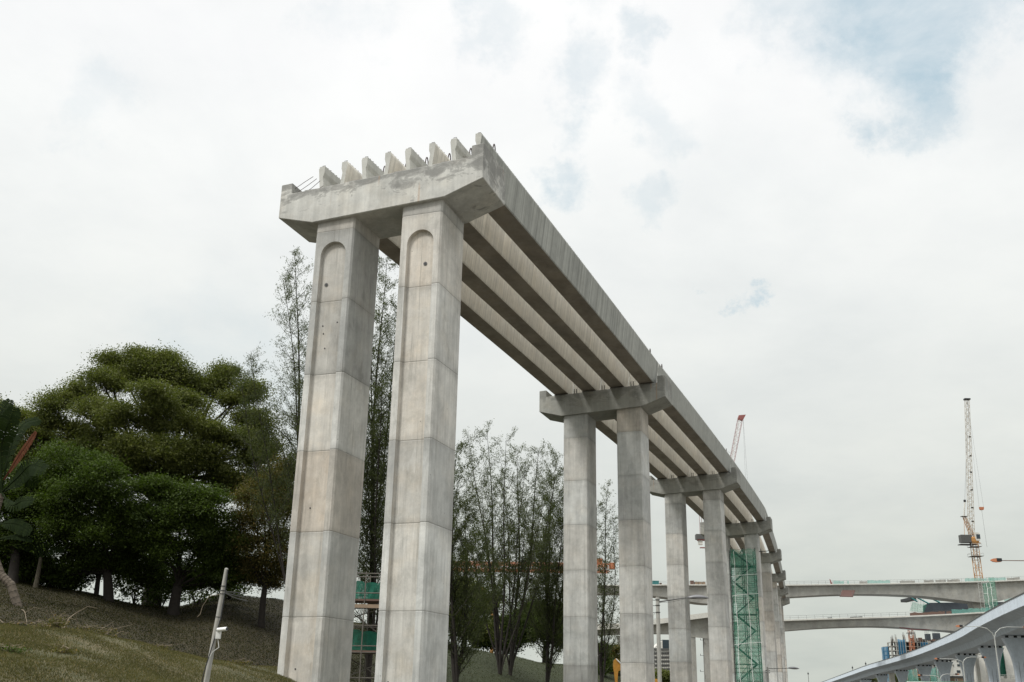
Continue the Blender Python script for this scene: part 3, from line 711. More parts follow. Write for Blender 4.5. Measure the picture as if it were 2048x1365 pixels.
def casuarina(label, stems, Yb, base_px, mat, spread=1.0, dens=1.0, needle=.26, group=None, name='casuarina_tree', tn=10, width=.045):
    """stems: tips in the photograph; feathery tree of ascending branches carrying needle tufts"""
    bx = X_of(base_px, Yb); bz = hz(bx, Yb); B = Vector((bx, Yb, bz))
    t = empty(name, B, 0, label, 'tree', group); mb = MB(); P = []; Dn = []
    def tuft(p, d, n):
        for _ in range(1):
            off = RNG.normal(size=(n, 3)) * .12; P.append(np.array(p) + off)
            dd = np.tile(np.array(d), (n, 1)) + RNG.normal(size=(n, 3)) * .45; Dn.append(dd)
    for (px, py, Y, r0, low) in stems:
        tip = at(px, py, Y) - B; H = tip.length
        st = [Vector((0, 0, -.3))]; wob = Vector((random.uniform(-.5, .5), random.uniform(-.5, .5), 0))
        NSG = 16
        for i in range(1, NSG + 1):
            s = i / NSG; p = Vector((tip.x * s ** .95, tip.y * s ** .95, tip.z * s)) + wob * math.sin(s * 3.1) + Vector((math.sin(s * 9 + px), math.cos(s * 7 + px), 0)) * .09
            st.append(p)
        mb.path(st, r0 * .85, .012, n=6)
        nb = int(H * 2.1 * dens)
        for b in range(nb):
            s = low + (1 - low) * (b + random.random()) / nb; q = s * NSG; i = min(NSG - 1, int(q)); p = st[i].lerp(st[i + 1], q - i)
            ang = b * 2.4 + random.random(); L = spread * (H * .20 * (1 - s) ** .75 + .55) * random.uniform(.6, 1.15)
            out = Vector((math.cos(ang), math.sin(ang), 0)); d = (out * .8 + Vector((0, 0, random.uniform(.5, 1.1)))).normalized()
            m = max(3, int(L / .55)); pp = [p]
            for j in range(m):
                d = (d + Vector((0, 0, .10)) + Vector((random.gauss(0, .09), random.gauss(0, .09), random.gauss(0, .06)))).normalized(); pp.append(pp[-1] + d * L / m)
            mb.path(pp, max(.012, r0 * .26 * (1 - s) + .010), .006, n=3)
            for j in range(1, m + 1):
                for q_ in range(3 if tn < 50 else 2):
                    e = (d + Vector((random.gauss(0, .8), random.gauss(0, .8), random.gauss(.15, .5)))).normalized()
                    tl = random.uniform(.2, .75) * min(1.2, .4 + L * .3); base = pp[j - 1].lerp(pp[j], random.random())
                    for u in (.5, 1.0): tuft(base + e * tl * u, e, tn)
                tuft(pp[j], d, tn)
    mb.build('trunk', MT['bark'], t)
    leaf_mesh('crown', np.concatenate(P), needle, mat, t, aspect=.17, dirs=np.concatenate(Dn), up=0)
    return t
CG = 'feathery casuarina trees behind the piers'
casuarina('tall thin tree rising left of the nearest pier, sparse feathery twigs against the sky', [(592, 508, 58, .20, .30), (566, 560, 57, .11, .35), (640, 560, 59, .14, .3), (505, 715, 57, .09, .35), (476, 745, 56, .07, .4), (620, 700, 56, .1, .2)], 59, 618, MT['leaf_cas'], spread=.95, dens=.75, group=CG, needle=.17, tn=8, width=.035)
casuarina('tall feathery tree seen in the gap between the two nearest columns', [(772, 512, 62, .20, .2), (745, 640, 61, .14, .2), (800, 620, 63, .12, .2), (760, 760, 60, .12, .12), (735, 830, 61, .1, .1), (790, 850, 62, .1, .1)], 62, 745, MT['leaf_cas'], spread=1.25, dens=.8, group=CG, needle=.2, tn=9, width=.04)
casuarina('dense dark feathery tree just right of the nearest pier', [(915, 890, 72, .2, .1), (905, 960, 71, .16, .08), (928, 1000, 73, .16, .08), (890, 920, 72, .14, .1), (935, 1080, 73, .12, .05)], 72, 918, MT['leaf_cas'], spread=1.75, dens=.72, group=CG, needle=.22)
casuarina('multi stemmed feathery tree with the highest tips between the two nearest piers', [(934, 868, 84, .13, .22), (975, 862, 85, .16, .25), (1010, 880, 83, .13, .25), (1048, 930, 84, .11, .25), (1085, 1010, 83, .09, .2), (925, 1010, 84, .09, .15), (960, 960, 86, .1, .2)], 85, 1003, MT['leaf_cas'], spread=1.6, dens=.5, group=CG, needle=.22, width=.05, tn=6)
casuarina('multi stemmed feathery tree in the middle between the two nearest piers', [(1034, 892, 88, .16, .22), (1078, 896, 88, .17, .25), (1110, 950, 88, .12, .22), (1000, 940, 87, .11, .2), (1058, 1000, 86, .1, .15), (975, 1050, 87, .09, .15)], 87, 1022, MT['leaf_cas'], spread=1.55, dens=.5, group=CG, needle=.22, width=.05, tn=6)
casuarina('dense feathery tree touching the left column of the second pier', [(1112, 912, 92, .17, .15), (1140, 930, 92, .16, .15), (1095, 960, 91, .18, .1), (1125, 1010, 90, .16, .05), (1090, 1080, 90, .14, .05)], 91, 1095, MT['leaf_cas'], spread=1.7, dens=.75, group=CG, needle=.22, width=.05)
casuarina('slim feathery tree between the two columns of the second pier', [(1216, 972, 100, .17, .12), (1195, 1010, 100, .13, .15), (1228, 1040, 101, .09, .2), (1200, 1120, 100, .1, .1)], 100, 1202, MT['leaf_cas'], spread=1.0, dens=.8, group=CG, needle=.24, width=.05, tn=4)
broad_tree('olive_tree', 'olive green shrubby tree with yellowish tips left of the nearest pier', 525, 61, [(495, 1000, 26, 60), (520, 985, 30, 61), (555, 965, 34, 62), (580, 935, 30, 62), (478, 1040, 28, 60), (515, 1040, 38, 60), (555, 1030, 38, 61), (585, 1000, 32, 62), (490, 1085, 32, 60), (535, 1090, 40, 60), (570, 1085, 34, 61), (505, 1135, 34, 61), (550, 1140, 36, 61), (580, 1140, 26, 62), (470, 1130, 26, 62), (530, 1170, 30, 62)], MT['leaf_olive'], per=40, leaf=.12, trunk_r=.2, clr=.3, flat=1.0, core=260, sub=10)
# shade-side undergrowth trees behind the casuarinas
broad_tree('background_tree', 'round green tree low behind the feathery trees, right of the nearest pier', 930, 112, [(925, 1190, 40, 112), (965, 1205, 36, 112), (900, 1240, 38, 112), (950, 1260, 36, 112)], MT['leaf_big'], per=22, leaf=.34, trunk_r=.3, clr=.5, base_z=5)
broad_tree('background_tree', 'dark round tree at the foot of the second pier left column', 1090, 118, [(1075, 1250, 36, 118), (1110, 1240, 38, 118), (1045, 1270, 30, 118), (1130, 1275, 34, 118)], MT['leaf_low'], per=22, leaf=.34, trunk_r=.3, clr=.5, base_z=4)
broad_tree('background_tree', 'wide dark green tree low between the stems of the feathery trees', 1010, 116, [(985, 1262, 30, 116), (1015, 1255, 32, 116), (1045, 1245, 34, 116), (1070, 1225, 30, 117), (1000, 1285, 26, 116), (1030, 1288, 28, 116), (960, 1285, 26, 115)], MT['leaf_low'], per=24, leaf=.26, trunk_r=.25, clr=.4, base_z=5)
broad_tree('cypress_bush', 'dark upright bush in the gap of the second pier', 1204, 108, [(1204, 1300, 14, 108), (1205, 1322, 15, 108), (1208, 1340, 15, 108)], MT['leaf_low'], per=30, leaf=.22, trunk_r=.1, cat='bush', clr=.25)
broad_tree('small_tree', 'pale leaved young tree behind the yellow digger arm', 1232, 130, [(1232, 1300, 11, 130), (1222, 1312, 10, 130), (1240, 1318, 10, 130)], MT['leaf_olive'], per=12, leaf=.3, trunk_r=.08, clr=.3)
broad_tree('small_tree', 'bushy green tree in front of the pale office block', 1322, 150, [(1320, 1352, 14, 150), (1334, 1358, 12, 150), (1312, 1366, 12, 150)], MT['leaf_big'], per=22, leaf=.35, trunk_r=.15, clr=.4, base_z=0)
# clipped hedge
t = empty('hedge', (X_of(1215, 112), 112, hz(X_of(1215, 112), 112)), 0, 'dark clipped hedge on the grass in the gap of the second pier', 'hedge')
mb = MB(); mb.box(-3.5, 3.5, -.35, .35, -.2, .6); mb.build('stems', MT['bark'], t)
P = RNG.uniform((-3.6, -.6, 0), (3.6, .6, 1.25), (9000, 3)); leaf_mesh('foliage', P, .16, MT['leaf_low'], t)

# broad-bladed palm at the left edge, and a small banana plant
def blade(mb, pts, w0, droop=0, slits=9, mi=0, twist=0.0, fold=.25):
    """a paddle leaf: midrib through pts, blade halves cut into strips"""
    pts = [Vector(p) for p in pts]; n = 22
    def P_(s):
        q = s * (len(pts) - 1); i = min(len(pts) - 2, int(q)); f = q - i
        p0 = pts[max(i - 1, 0)]; p1 = pts[i]; p2 = pts[i + 1]; p3 = pts[min(i + 2, len(pts) - 1)]
        return .5 * ((2 * p1) + (p2 - p0) * f + (2 * p0 - 5 * p1 + 4 * p2 - p3) * f * f + (3 * p1 - p0 - 3 * p2 + p3) * f ** 3)
    rib = [P_(i / n) for i in range(n + 1)]; mb.path(rib, .05, .012, n=4, mi=mi)
    for sgn in (-1, 1):
        for i in range(n):
            s0 = i / n; 
            if s0 < .18: continue
            a = rib[i]; b = rib[i + 1]; ax = (b - a).normalized(); sd_ = ax.cross(Vector((math.sin(twist), -math.cos(twist), .25))).normalized() * sgn; dn = ax.cross(sd_).normalized() * sgn
            w = w0 * math.sin(math.pi * min(1, (s0 - .12) / .9)) ** .55
            gap = .06 + random.random() * .25
            tipo = ax * w * .35
            v0 = a + ax * .0; v1 = b - (b - a) * gap * .5
            f0 = a + sd_ * w * random.uniform(.85, 1.05) + tipo + Vector((0, 0, -fold * w)); f1 = b - (b - a) * gap + sd_ * w * random.uniform(.85, 1.05) + tipo + Vector((0, 0, -fold * w))
            m0 = a + sd_ * w * .5 + tipo * .4 + Vector((0, 0, .02)); m1 = v1 + sd_ * w * .5 + tipo * .4 + Vector((0, 0, .02))
            mb.add([v0, v1, m1, m0, f1, f0], [(0, 1, 2, 3), (3, 2, 4, 5)], mi)
Yp = 50
bx = X_of(44, Yp); bz = hz(bx, Yp); B = Vector((bx, Yp, bz))
t = empty('fan_palm', B, 0, 'paddle leaved palm at the left edge with one dead rust red leaf and ringed trunk', 'palm')
def L_(px, py, dy=0): return at(px, py, Yp + dy) - B
mb = MB(); tr = [L_(44, 1183), L_(22, 1170), L_(2, 1150), L_(-12, 1110), L_(-14, 1060), L_(-6, 1020), L_(3, 990)]
tr[0].z = -.15
mb.path(tr, .21, .14, n=10)
for i in range(26):
    s = i / 25 * (len(tr) - 1.001); k_ = int(s); p = tr[k_].lerp(tr[k_ + 1], s - k_); ax = (tr[k_ + 1] - tr[k_]).normalized(); r_ = .21 - .07 * i / 25
    mb.tube(p, p + ax * .03, r_ * 1.1, r_ * 1.02, n=10)
mb.build('trunk', MT['barkg'], t)
crown = L_(3, 985)
for pts, w_, m_, dy in (([L_(8, 960), L_(40, 910, -.5), L_(72, 864, -1)], .34, 'leaf_rust', 0), ([crown, L_(20, 900, .5), L_(45, 850, 1), L_(78, 838, 1.5)], .45, 'leaf_palm', 0), ([crown, L_(2, 900, 0), L_(15, 850, -.4), L_(30, 815, -.4)], .42, 'leaf_palm', 0),
                       ([crown, L_(35, 955, -1), L_(62, 930, -1.5), L_(92, 940, -2)], .42, 'leaf_palm', 0), ([crown, L_(25, 975, 1), L_(50, 950, 1.6), L_(75, 968, 2)], .4, 'leaf_palm', 0), ([crown, L_(-30, 900, 0), L_(-50, 840, .5), L_(-40, 790, 1)], .5, 'leaf_palm', 0),
                       ([crown, L_(22, 1010, -1), L_(45, 1002, -1.5), L_(68, 1002, -2)], .3, 'leaf_palm', 0), ([L_(-5, 1050), L_(18, 1046, -1), L_(40, 1050, -1.2), L_(62, 1064, -1.4)], .3, 'leaf_palm', 0), ([L_(-8, 1080), L_(20, 1074, -1), L_(42, 1074, -1.2), L_(66, 1082, -1.2)], .12, 'leaf_palm', 0),
                       ([crown, L_(-40, 960, 0), L_(-80, 920, .5), L_(-120, 930, 1)], .5, 'leaf_palm', 0), ([crown, L_(-15, 890, 1.4), L_(0, 830, 2), L_(20, 800, 2.2)], .45, 'leaf_palm', 0)):
    mb = MB(); blade(mb, pts, w_ * (.95 if m_ == 'leaf_rust' else 1.25), twist=random.uniform(-.5, .5)); mb.build('leaf' if m_ == 'leaf_palm' else 'dead_leaf', MT[m_], t)
Yq = 58; bx = X_of(62, Yq); B = Vector((bx, Yq, hz(bx, Yq)))
MT['barkd'] = plain('dark_palm_stem', (.07, .06, .04), .9, 0, .35, 8, .6)
t = empty('banana_plant', B, 0, 'small banana plant with upright leaves on the dark slope beside the palm', 'plant')
mb = MB(); mb.path([(0, 0, -.1), (0, .05, .9), (.02, 0, 1.7)], .15, .09, n=8); mb.build('stem', MT['barkd'], t)
for a_, l_ in ((-.9, 1.7), (-.35, 2.0), (.05, 2.1), (.5, 1.8), (1.0, 1.6)):
    mb = MB(); blade(mb, [(0, 0, 1.6), (math.sin(a_) * l_ * .4, -.1, 1.6 + math.cos(a_) * l_ * .5), (math.sin(a_) * l_ * .8, -.2, 1.6 + math.cos(a_) * l_ * .75), (math.sin(a_) * l_ * 1.1, -.25, 1.6 + math.cos(a_) * l_ * .8 - .15)], .28, slits=3); mb.build('leaf', MT['leaf_palm'], t)

# fallen branches and weeds on the bank
def gp(px, Y, up=.03): x = X_of(px, Y); return Vector((x, Y, hz(x, Y) + up))
for i, (lab, pa, Ya, pb, Yb, h) in enumerate((('longest bleached fallen branch lying across the upper slope', 70, 44, 175, 35.5, .5), ('bleached fallen twig leaning near the weeds', 128, 34, 172, 36, .9), ('short dead stick at the left edge of the bank', 0, 46, 40, 41, .1),
                                              ('dead branch crossing the left edge of the slope', -10, 40, 45, 37.5, .15), ('dead twig at the right end of the weeds', 205, 36, 245, 38, .5), ('pale plank on the slope against the nearest pier', 528, 46, 556, 42, .1), ('curved dry palm stalk beside the palm trunk', 42, 49, 58, 46, .2))):
    a = gp(pa, Ya); b = gp(pb, Yb); mb = MB(); t = empty('fallen_branch', a, 0, lab, 'branch', 'dead wood lying on the grass bank')
    m_ = (b - a) * .5 + Vector((0, 0, h)); mb.path([Vector(), (b - a) * .25 + Vector((0, 0, h * .7)), m_, (b - a) * .78 + Vector((0, 0, h * .5)), b - a], .02, .008, n=5)
    mb.path([m_, m_ + Vector((.3, .2, .25)), m_ + Vector((.55, .35, .2))], .018, .008, n=4); mb.build('wood', MT['stick'], t)
for i, (lab, px, Y, w_, h_, m_) in enumerate((('bright yellow green weed clump at the terrace edge', 116, 33.0, .36, .36, 'leaf_olive'), ('low dry weed clump just left of the middle of the terrace edge', 172, 33.9, .45, .22, 'leaf_olive'), ('right hand dry weed clump near the fallen twig', 215, 34.4, .5, .26, 'leaf_olive'), ('thin weed clump left of the bright one', 84, 32.6, .45, .2, 'leaf_olive'),
        ('tiny weed tuft at the left edge on the terrace', 22, 31.6, .3, .12, 'leaf_olive'), ('small weed tuft on the terrace edge left of the leaning pole', 330, 36.6, .35, .13, 'leaf_olive'), ('small weed tuft on the bank right of the leaning pole', 490, 39.8, .4, .14, 'leaf_olive'), ('low weed patch on the near bank under the bright clump', 140, 27.5, .35, .12, 'leaf_olive'), ('low weed patch at the bottom left corner of the bank', 30, 25.5, .4, .12, 'leaf_low'))):
    g0 = gp(px, Y, 0); t = empty('weed_clump', g0, 0, lab, 'plant', 'weeds along the terrace edge'); mb = MB()
    for q in range(14): mb.path([(0, 0, 0), (random.gauss(0, w_ * .4), random.gauss(0, w_ * .3), h_ * random.uniform(.5, 1)), (random.gauss(0, w_ * .8), random.gauss(0, w_ * .5), h_ * random.uniform(1.0, 1.9))], .008, .004, n=3)
    mb.build('stem', MT['stick'], t)
    leaf_mesh('foliage', RNG.normal(size=(700 if i == 0 else 260, 3)) * np.array([w_ * .5, w_ * .4, h_ * .3]) + np.array([0, 0, h_ * .5]), .07, MT[m_], t)
# grass over the part of the bank the camera can see
n = 230000; gpx = RNG.uniform(-120, 720, n); cY = np.interp(gpx, [-120, 0, 273, 545, 720], [30, 31, 35, 42, 50]); gY = np.where(RNG.random(n) < .82, 19 + (cY + .8 - 19) * RNG.random(n) ** .7, cY + 1 + 29 * RNG.random(n) ** 1.3)
GP = np.array([(X_of(a, b), b) for a, b in zip(gpx, gY)]); GZ = np.array([hz(x, y) for x, y in GP])
G = np.column_stack([GP, GZ + .018]); dd = RNG.normal(size=(n, 3)) * .5; dd[:, 2] = 1
keep = (np.sin(G[:, 0] * 1.3 + 2 * np.sin(G[:, 1] * .8)) * np.cos(G[:, 1] * 1.1 + G[:, 0] * .4) + RNG.normal(size=n) * .55) > -.35; G = G[keep]; dd = dd[keep]
g_ = leaf_mesh('grass', G, .065, MT['grass'], None, aspect=.22, dirs=dd, up=0); tag(g_, kind='stuff')
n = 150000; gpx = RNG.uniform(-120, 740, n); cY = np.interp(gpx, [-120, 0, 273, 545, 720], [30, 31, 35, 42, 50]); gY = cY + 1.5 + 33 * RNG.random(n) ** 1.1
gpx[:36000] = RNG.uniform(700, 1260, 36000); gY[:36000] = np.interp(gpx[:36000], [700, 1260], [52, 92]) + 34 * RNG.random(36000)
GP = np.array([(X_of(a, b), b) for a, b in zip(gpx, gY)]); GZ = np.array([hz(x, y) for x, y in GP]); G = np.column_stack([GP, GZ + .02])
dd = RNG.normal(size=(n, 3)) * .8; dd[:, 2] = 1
g_ = leaf_mesh('shade_toned_litter_grass', G, .085, MT['grass_shade'], None, aspect=.3, dirs=dd, up=0); tag(g_, kind='stuff')  # second grass layer in the shade-darkened colour, with litter

# ------------------------------------------------------------------ utility pole with camera
Y0 = 27.; b = at(409, 1375, Y0); b.z = hz(b.x, Y0); k0_ = at(409, 1375, Y0); top = at(453, 1138, Y0)
t = empty('utility_pole', b, 0, 'leaning grey concrete pole with cables and a small white camera on the grass bank', 'pole')
ax = top - b
mb = MB(); mb.tube(-ax * .1, ax, .075, .048, n=14); mb.tube(ax, ax * 1.006, .048, .025, n=14); mb.build('shaft', MT['polecon'], t, smooth=False)
def al(f, dx=0., dy=0.): return ax * f + Vector((dx, dy, 0))
for f in (.80, .825, .86, .62): mb = MB(); mb.tube(al(f), al(f + .006), .064, n=10); mb.build('band', MT['dark'], t)
mb = MB(); mb.path([al(.99, .05, -.05), al(.8, .09, -.07), al(.62, .10, -.08), al(.4, .02, -.12), al(.2, -.07, -.12), al(0, -.09, -.13)], .014, n=5); mb.build('cable', MT['dark'], t)
mb = MB(); q = al(.485, .12, -.1); mb.box(-.06, .06, -.05, .05, -.09, .09, T=Matrix.Translation(q)); mb.build('junction_box', MT['white'], t)
mb = MB(); c0 = q + Vector((-.02, -.05, .13)); mb.tube(c0, c0 + Vector((.26, -.10, .02)), .045, .05, n=10); mb.tube(c0 + Vector((.26, -.10, .02)), c0 + Vector((.275, -.106, .022)), .04, n=10, mi=1); mb.build('camera_body', [MT['whitepl'], MT['dark']], t)
mb = MB(); mb.path([q + Vector((0, 0, -.09)), q + Vector((.05, 0, -.3)), al(.36, .05, -.1), al(.32, .0, -.11)], .01, n=4); mb.build('camera_lead', MT['whitepl'], t)
for j, (dx, dz) in enumerate(((.42, -.05), (.5, -.12), (.46, .02))):
    mb = MB(); mb.path([al(.82), al(.82, dx * .5, .3) + Vector((0, 0, dz)), al(.82, dx, .7) + Vector((0, 0, dz * 1.4))], .016, n=4); mb.build('bracket_bar', MT['steel'], t)
mb = MB(); mb.path([al(.80, -.02, -.06), al(.78, -.3, -.1), al(.7, -.42, -.1), al(.64, -.44, -.1), al(.62, -.5, -.1)], .008, n=4); mb.build('loose_wire', MT['stick'], t)

# ------------------------------------------------------------------ scaffold behind the nearest pier
Y0 = 50.
def bay(name, label, x0p, x1p, Y0, ytop, ybot, depth, lifts, r, matn, board=True):
    a = at(x0p, ytop, Y0); b_ = at(x1p, ytop, Y0); z1 = a.z; z0 = at(x0p, ybot, Y0).z
    t = empty(name, (a.x, Y0, 0), 0, label, 'scaffold'); w_ = b_.x - a.x
    for ix in (0, w_ / 2, w_):
        for iy in (0, depth):
            mb = MB(); mb.tube((ix, iy, z0 - 1.5), (ix, iy, z1 + .3), r); mb.build('standard', MT['scaf'], t)
    return t, w_, z0, z1
t, w_, z0, z1 = bay('scaffold_tower', 'scaffold with green netting in the gap between the two nearest columns', 672, 792, Y0, 1155, 1370, 1.6, 4, .03, None)
zt_ = [zz_at(730, y, Y0) for y in (1148, 1187, 1213, 1252, 1293, 1306, 1357)]
for z in zt_:
    for iy in (0, 1.6): mb = MB(); mb.tube((-.2, iy, z), (w_ + .2, iy, z + .03), .028); mb.build('ledger', MT['scaf'], t)
for (ya, yb) in ((1156, 1196), (1256, 1299)):
    za, zb = zz_at(730, ya, Y0), zz_at(730, yb, Y0); mb = MB(); n = 14; vs = []
    for i in range(n + 1):
        x = w_ * i / n; sag = .06 * math.sin(i * 1.9) - .10 * math.sin(math.pi * (i % 5) / 5)
        vs += [(x, 1.55 - .03, zb), (x, 1.52, za + sag), (x, 1.50 + .05 * math.sin(i * 2.1), (za + zb) / 2)]
    for i in range(n): mb.add([vs[3 * i], vs[3 * i + 3], vs[3 * i + 5], vs[3 * i + 2]], [(0, 1, 2, 3)]); mb.add([vs[3 * i + 2], vs[3 * i + 5], vs[3 * i + 4], vs[3 * i + 1]], [(0, 1, 2, 3)])
    mb.build('safety_net', MT['netd'], t)
    mb = MB(); mb.box(-.1, w_ + .1, 0, 1.6, zb - .14, zb - .05); mb.build('platform', MT['brown'], t)
mb = MB(); mb.box(-.1, w_ + .1, -.03, .03, zz_at(730, 1214, Y0) - .05, zz_at(730, 1209, Y0)); mb.build('board', MT['wood'], t)
for (a_, b__) in (((0, 1250), (1, 1200)), ((1, 1365), (0, 1300)), ((0, 1200), (1, 1290)), ((0, 1372), (1, 1310))):
    mb = MB(); mb.tube((w_ * a_[0], .05, zz_at(730, a_[1], Y0)), (w_ * b__[0], 1.5, zz_at(730, b__[1], Y0)), .028); mb.build('brace', MT['scaf'], t)

# ------------------------------------------------------------------ green netted stair tower at the fourth pier
Y0 = 131.
A0 = at(1461, 1100, Y0); wT = (1506 - 1459) / FPX * Y0; zT = A0.z; dT = 2.6
t = empty('netted_stair_tower', (A0.x, Y0, 0), R(-8), 'tall scaffold stair tower wrapped in translucent green netting beside the fourth pier', 'scaffold')
for ix in (0, wT * .5, wT):
    for iy in (0, dT): mb = MB(); mb.tube((ix, iy, 0), (ix, iy, zT + .25), .05, n=4); mb.build('standard', MT['dark'], t)
LH = 2.0; nl = int(zT / LH)
for i in range(nl + 1):
    z = zT - i * LH + .05
    mb = MB()
    for dz in (0, .5, 1.0):
        if z - dz < 0: continue
        pts_ = [(0, 0), (wT, 0), (wT, dT), (0, dT)]
        for q in range(4): mb.tube((*pts_[q], z - dz), (*pts_[(q + 1) % 4], z - dz), .03, n=3, cap=False)
    mb.build('ledger_ring', MT['scaf'], t)
    if i < nl:
        mb = MB(); sg = i % 2; xa, xb = (.3, wT - .4) if sg else (wT - .4, .3)
        mb.tube((xa, .7, z - LH), (xb, .7, z), .09, n=4); mb.tube((xa, 1.3, z - LH), (xb, 1.3, z), .09, n=4)
        for q in range(8):
            f = q / 8; x = xa + (xb - xa) * f; mb.box(x - .12, x + .12, .7, 1.3, z - LH + LH * f, z - LH + LH * f + .03)
        mb.build('stair_flight', MT['dark'], t)
        mb = MB(); mb.tube((0, 0, z - LH), (wT * .5, 0, z), .028, n=3); mb.build('brace', MT['scaf'], t)
        mb = MB(); mb.tube((wT, 0, z - LH), (wT * .5, 0, z), .028, n=3); mb.build('brace', MT['scaf'], t)
        if i % 3 == 1: mb = MB(); mb.box(.1, wT - .1, .2, dT - .2, z - .06, z); mb.build('landing', MT['dark'], t)
def netgrid(name, p0, u, v, nu, nv, amp, mat, parent, ytop=.0, jag=0):
    mb = MB(); u = Vector(u); v = Vector(v); nn = u.cross(v).normalized(); p0 = Vector(p0)
    for j in range(nv + 1):
        for i in range(nu + 1):
            q = p0 + u * (i / nu) + v * (j / nv) + nn * amp * math.sin(i * 1.7 + j * .9) * math.cos(j * .7)
            if j == nv: q += Vector((0, 0, random.uniform(-jag, jag * .4)))
            mb.v.append(tuple(q))
    for j in range(nv):
        for i in range(nu): a = j * (nu + 1) + i; mb.f.append((a, a + 1, a + nu + 2, a + nu + 1)); mb.m.append(0)
    return mb.build(name, mat, parent, smooth=True)
netgrid('safety_net', (-.06, -.08, 0), (wT + .12, 0, 0), (0, 0, zT + .1), 8, 34, .07, MT['net'], t, jag=.35)
netgrid('safety_net', (wT + .08, -.05, 0), (0, dT + .1, 0), (0, 0, zT), 6, 34, .08, MT['net'], t, jag=.35)
netgrid('safety_net', (wT + .05, dT + .06, 0), (-wT - .1, 0, 0), (0, 0, zT), 6, 30, .06, MT['net'], t, jag=.3)
for x in (.35, wT * .62):
    mb = MB(); mb.path([(x + .06 * math.sin(i * 1.3), -.16, zT - .2 - i * (zT - .5) / 12) for i in range(13)], .035, n=4); mb.build('white_rope', MT['whitepl'], t)
for zq in (zT - 3.2, zT - 5.6, zT - 11.5, zT - 17): 
    mb = MB(); mb.path([(-.1, -.14, zq - .2), (wT * .4, -.2, zq), (wT + .15, -.14, zq + .15)], .035, n=4); mb.build('tie_rope', MT['whitepl'], t)

# ------------------------------------------------------------------ street lamps
def cobra(name, label, base_px, Y, toppy, head, hlen, style, r0=.075, armz=None, group='street lamps'):
    top = at(base_px, toppy, Y); t = empty(name, (top.x, Y, 0), 0, label, 'street lamp', group)
    mb = MB(); mb.tube((0, 0, 0), (0, 0, top.z), r0 * 1.25, r0, n=12); mb.tube((0, 0, top.z), (0, 0, top.z + .03), r0 * 1.05, n=12); mb.build('pole', MT['polecon'], t)
    return t, top
Y0 = 42.
t, top = cobra('street_lamp', 'nearest street lamp, grey oval head on a thin arm before the second and third piers', 1315, Y0, 1196, None, 0, 0)
o = Vector((top.x, Y0, 0)); r_in = at(1373, 1196, Y0) - o; r_out = at(1418, 1197, Y0) - o
mb = MB(); mb.path([(0.05, 0, at(1316, 1204, Y0).z), tuple(at(1345, 1200, Y0) - o), tuple(r_in)], .03, .018, n=6); mb.build('arm', MT['steel'], t)
mb = MB(); mb.path([(0.05, 0, at(1316, 1206, Y0).z), tuple(at(1345, 1204, Y0) - o), tuple(at(1372, 1198, Y0) - o)], .009, n=4); mb.build('stay_wire', MT['wire'], t)
for z in (1201, 1212, 1226): mb = MB(); zz2 = at(1315, z, Y0).z; mb.tube((0, 0, zz2), (0, 0, zz2 + .03), .095, n=10); mb.tube((-.09, 0, zz2), (-.2, -.02, zz2), .012); mb.build('clamp', MT['dark'], t)
mb = MB(); z2 = at(1315, 1226, Y0).z; mb.path([(-.1, -.05, z2), (-.2, -.05, z2 - .1), (-.2, -.05, z2 - .38), (-.12, -.05, z2 - .42)], .012, n=4); mb.build('conduit_loop', MT['galv'], t)
def oval_head(t, a, b, thick, lampm):
    a = Vector(a); b = Vector(b); ax = (b - a); L = ax.length; ax.normalize(); sd_ = Vector((0, 1, 0)); up = Vector((0, 0, 1)); n = 12; rings = []
    for i in range(13):
        s = i / 12; h = thick * math.sin(math.pi * min(1, s * 1.02)) ** .6 if 0 < s < 1 else .01; wd = L * .2 * (math.sin(math.pi * s) ** .55 if 0 < s < 1 else .06) + .01
        c = a + ax * L * s; ring = []
        for k in range(n):
            th = 2 * math.pi * k / n; zz3 = math.sin(th); ring.append(tuple(c + sd_ * math.cos(th) * wd + up * (zz3 * h * (1 if zz3 > 0 else .35))))
        rings.append(ring)
    mb = MB(); mb.loft(rings); mb.build('lamp_head', MT[lampm], t, smooth=True)
    rings = []
    for i in range(9):
        s = .3 + .6 * i / 8; wd = L * .15 * math.sin(math.pi * i / 8) ** .5 + .005; c = a + ax * L * s - up * thick * .28; rings.append([tuple(c + sd_ * math.cos(2 * math.pi * k / 8) * wd + up * (math.sin(2 * math.pi * k / 8) * thick * .22 * math.sin(math.pi * (i + .2) / 8.4))) for k in range(8)])
    mb = MB(); mb.loft(rings); mb.build('lamp_glass', MT['whitepl'], t, smooth=True)
oval_head(t, r_in, r_out, .13, 'lampg')
Y0 = 80.
t, top = cobra('street_lamp', 'small street lamp with dark oval head at the foot of the farthest piers', 1535, Y0, 1335, None, 0, 0, .07)
o = Vector((top.x, Y0, 0)); a_ = at(1575, 1337, Y0) - o; b_ = at(1599, 1338, Y0) - o
mb = MB(); mb.path([(0, 0, top.z - .1), tuple(a_)], .025, n=5); mb.build('arm', MT['steel'], t)
for px_c in (1336, 1340): mb = MB(); z2 = at(1535, px_c + 6, Y0).z; mb.tube((-.18, 0, z2), (.18, 0, z2), .03); mb.build('clamp', MT['dark'], t)
oval_head(t, a_, b_, .13, 'lampg')
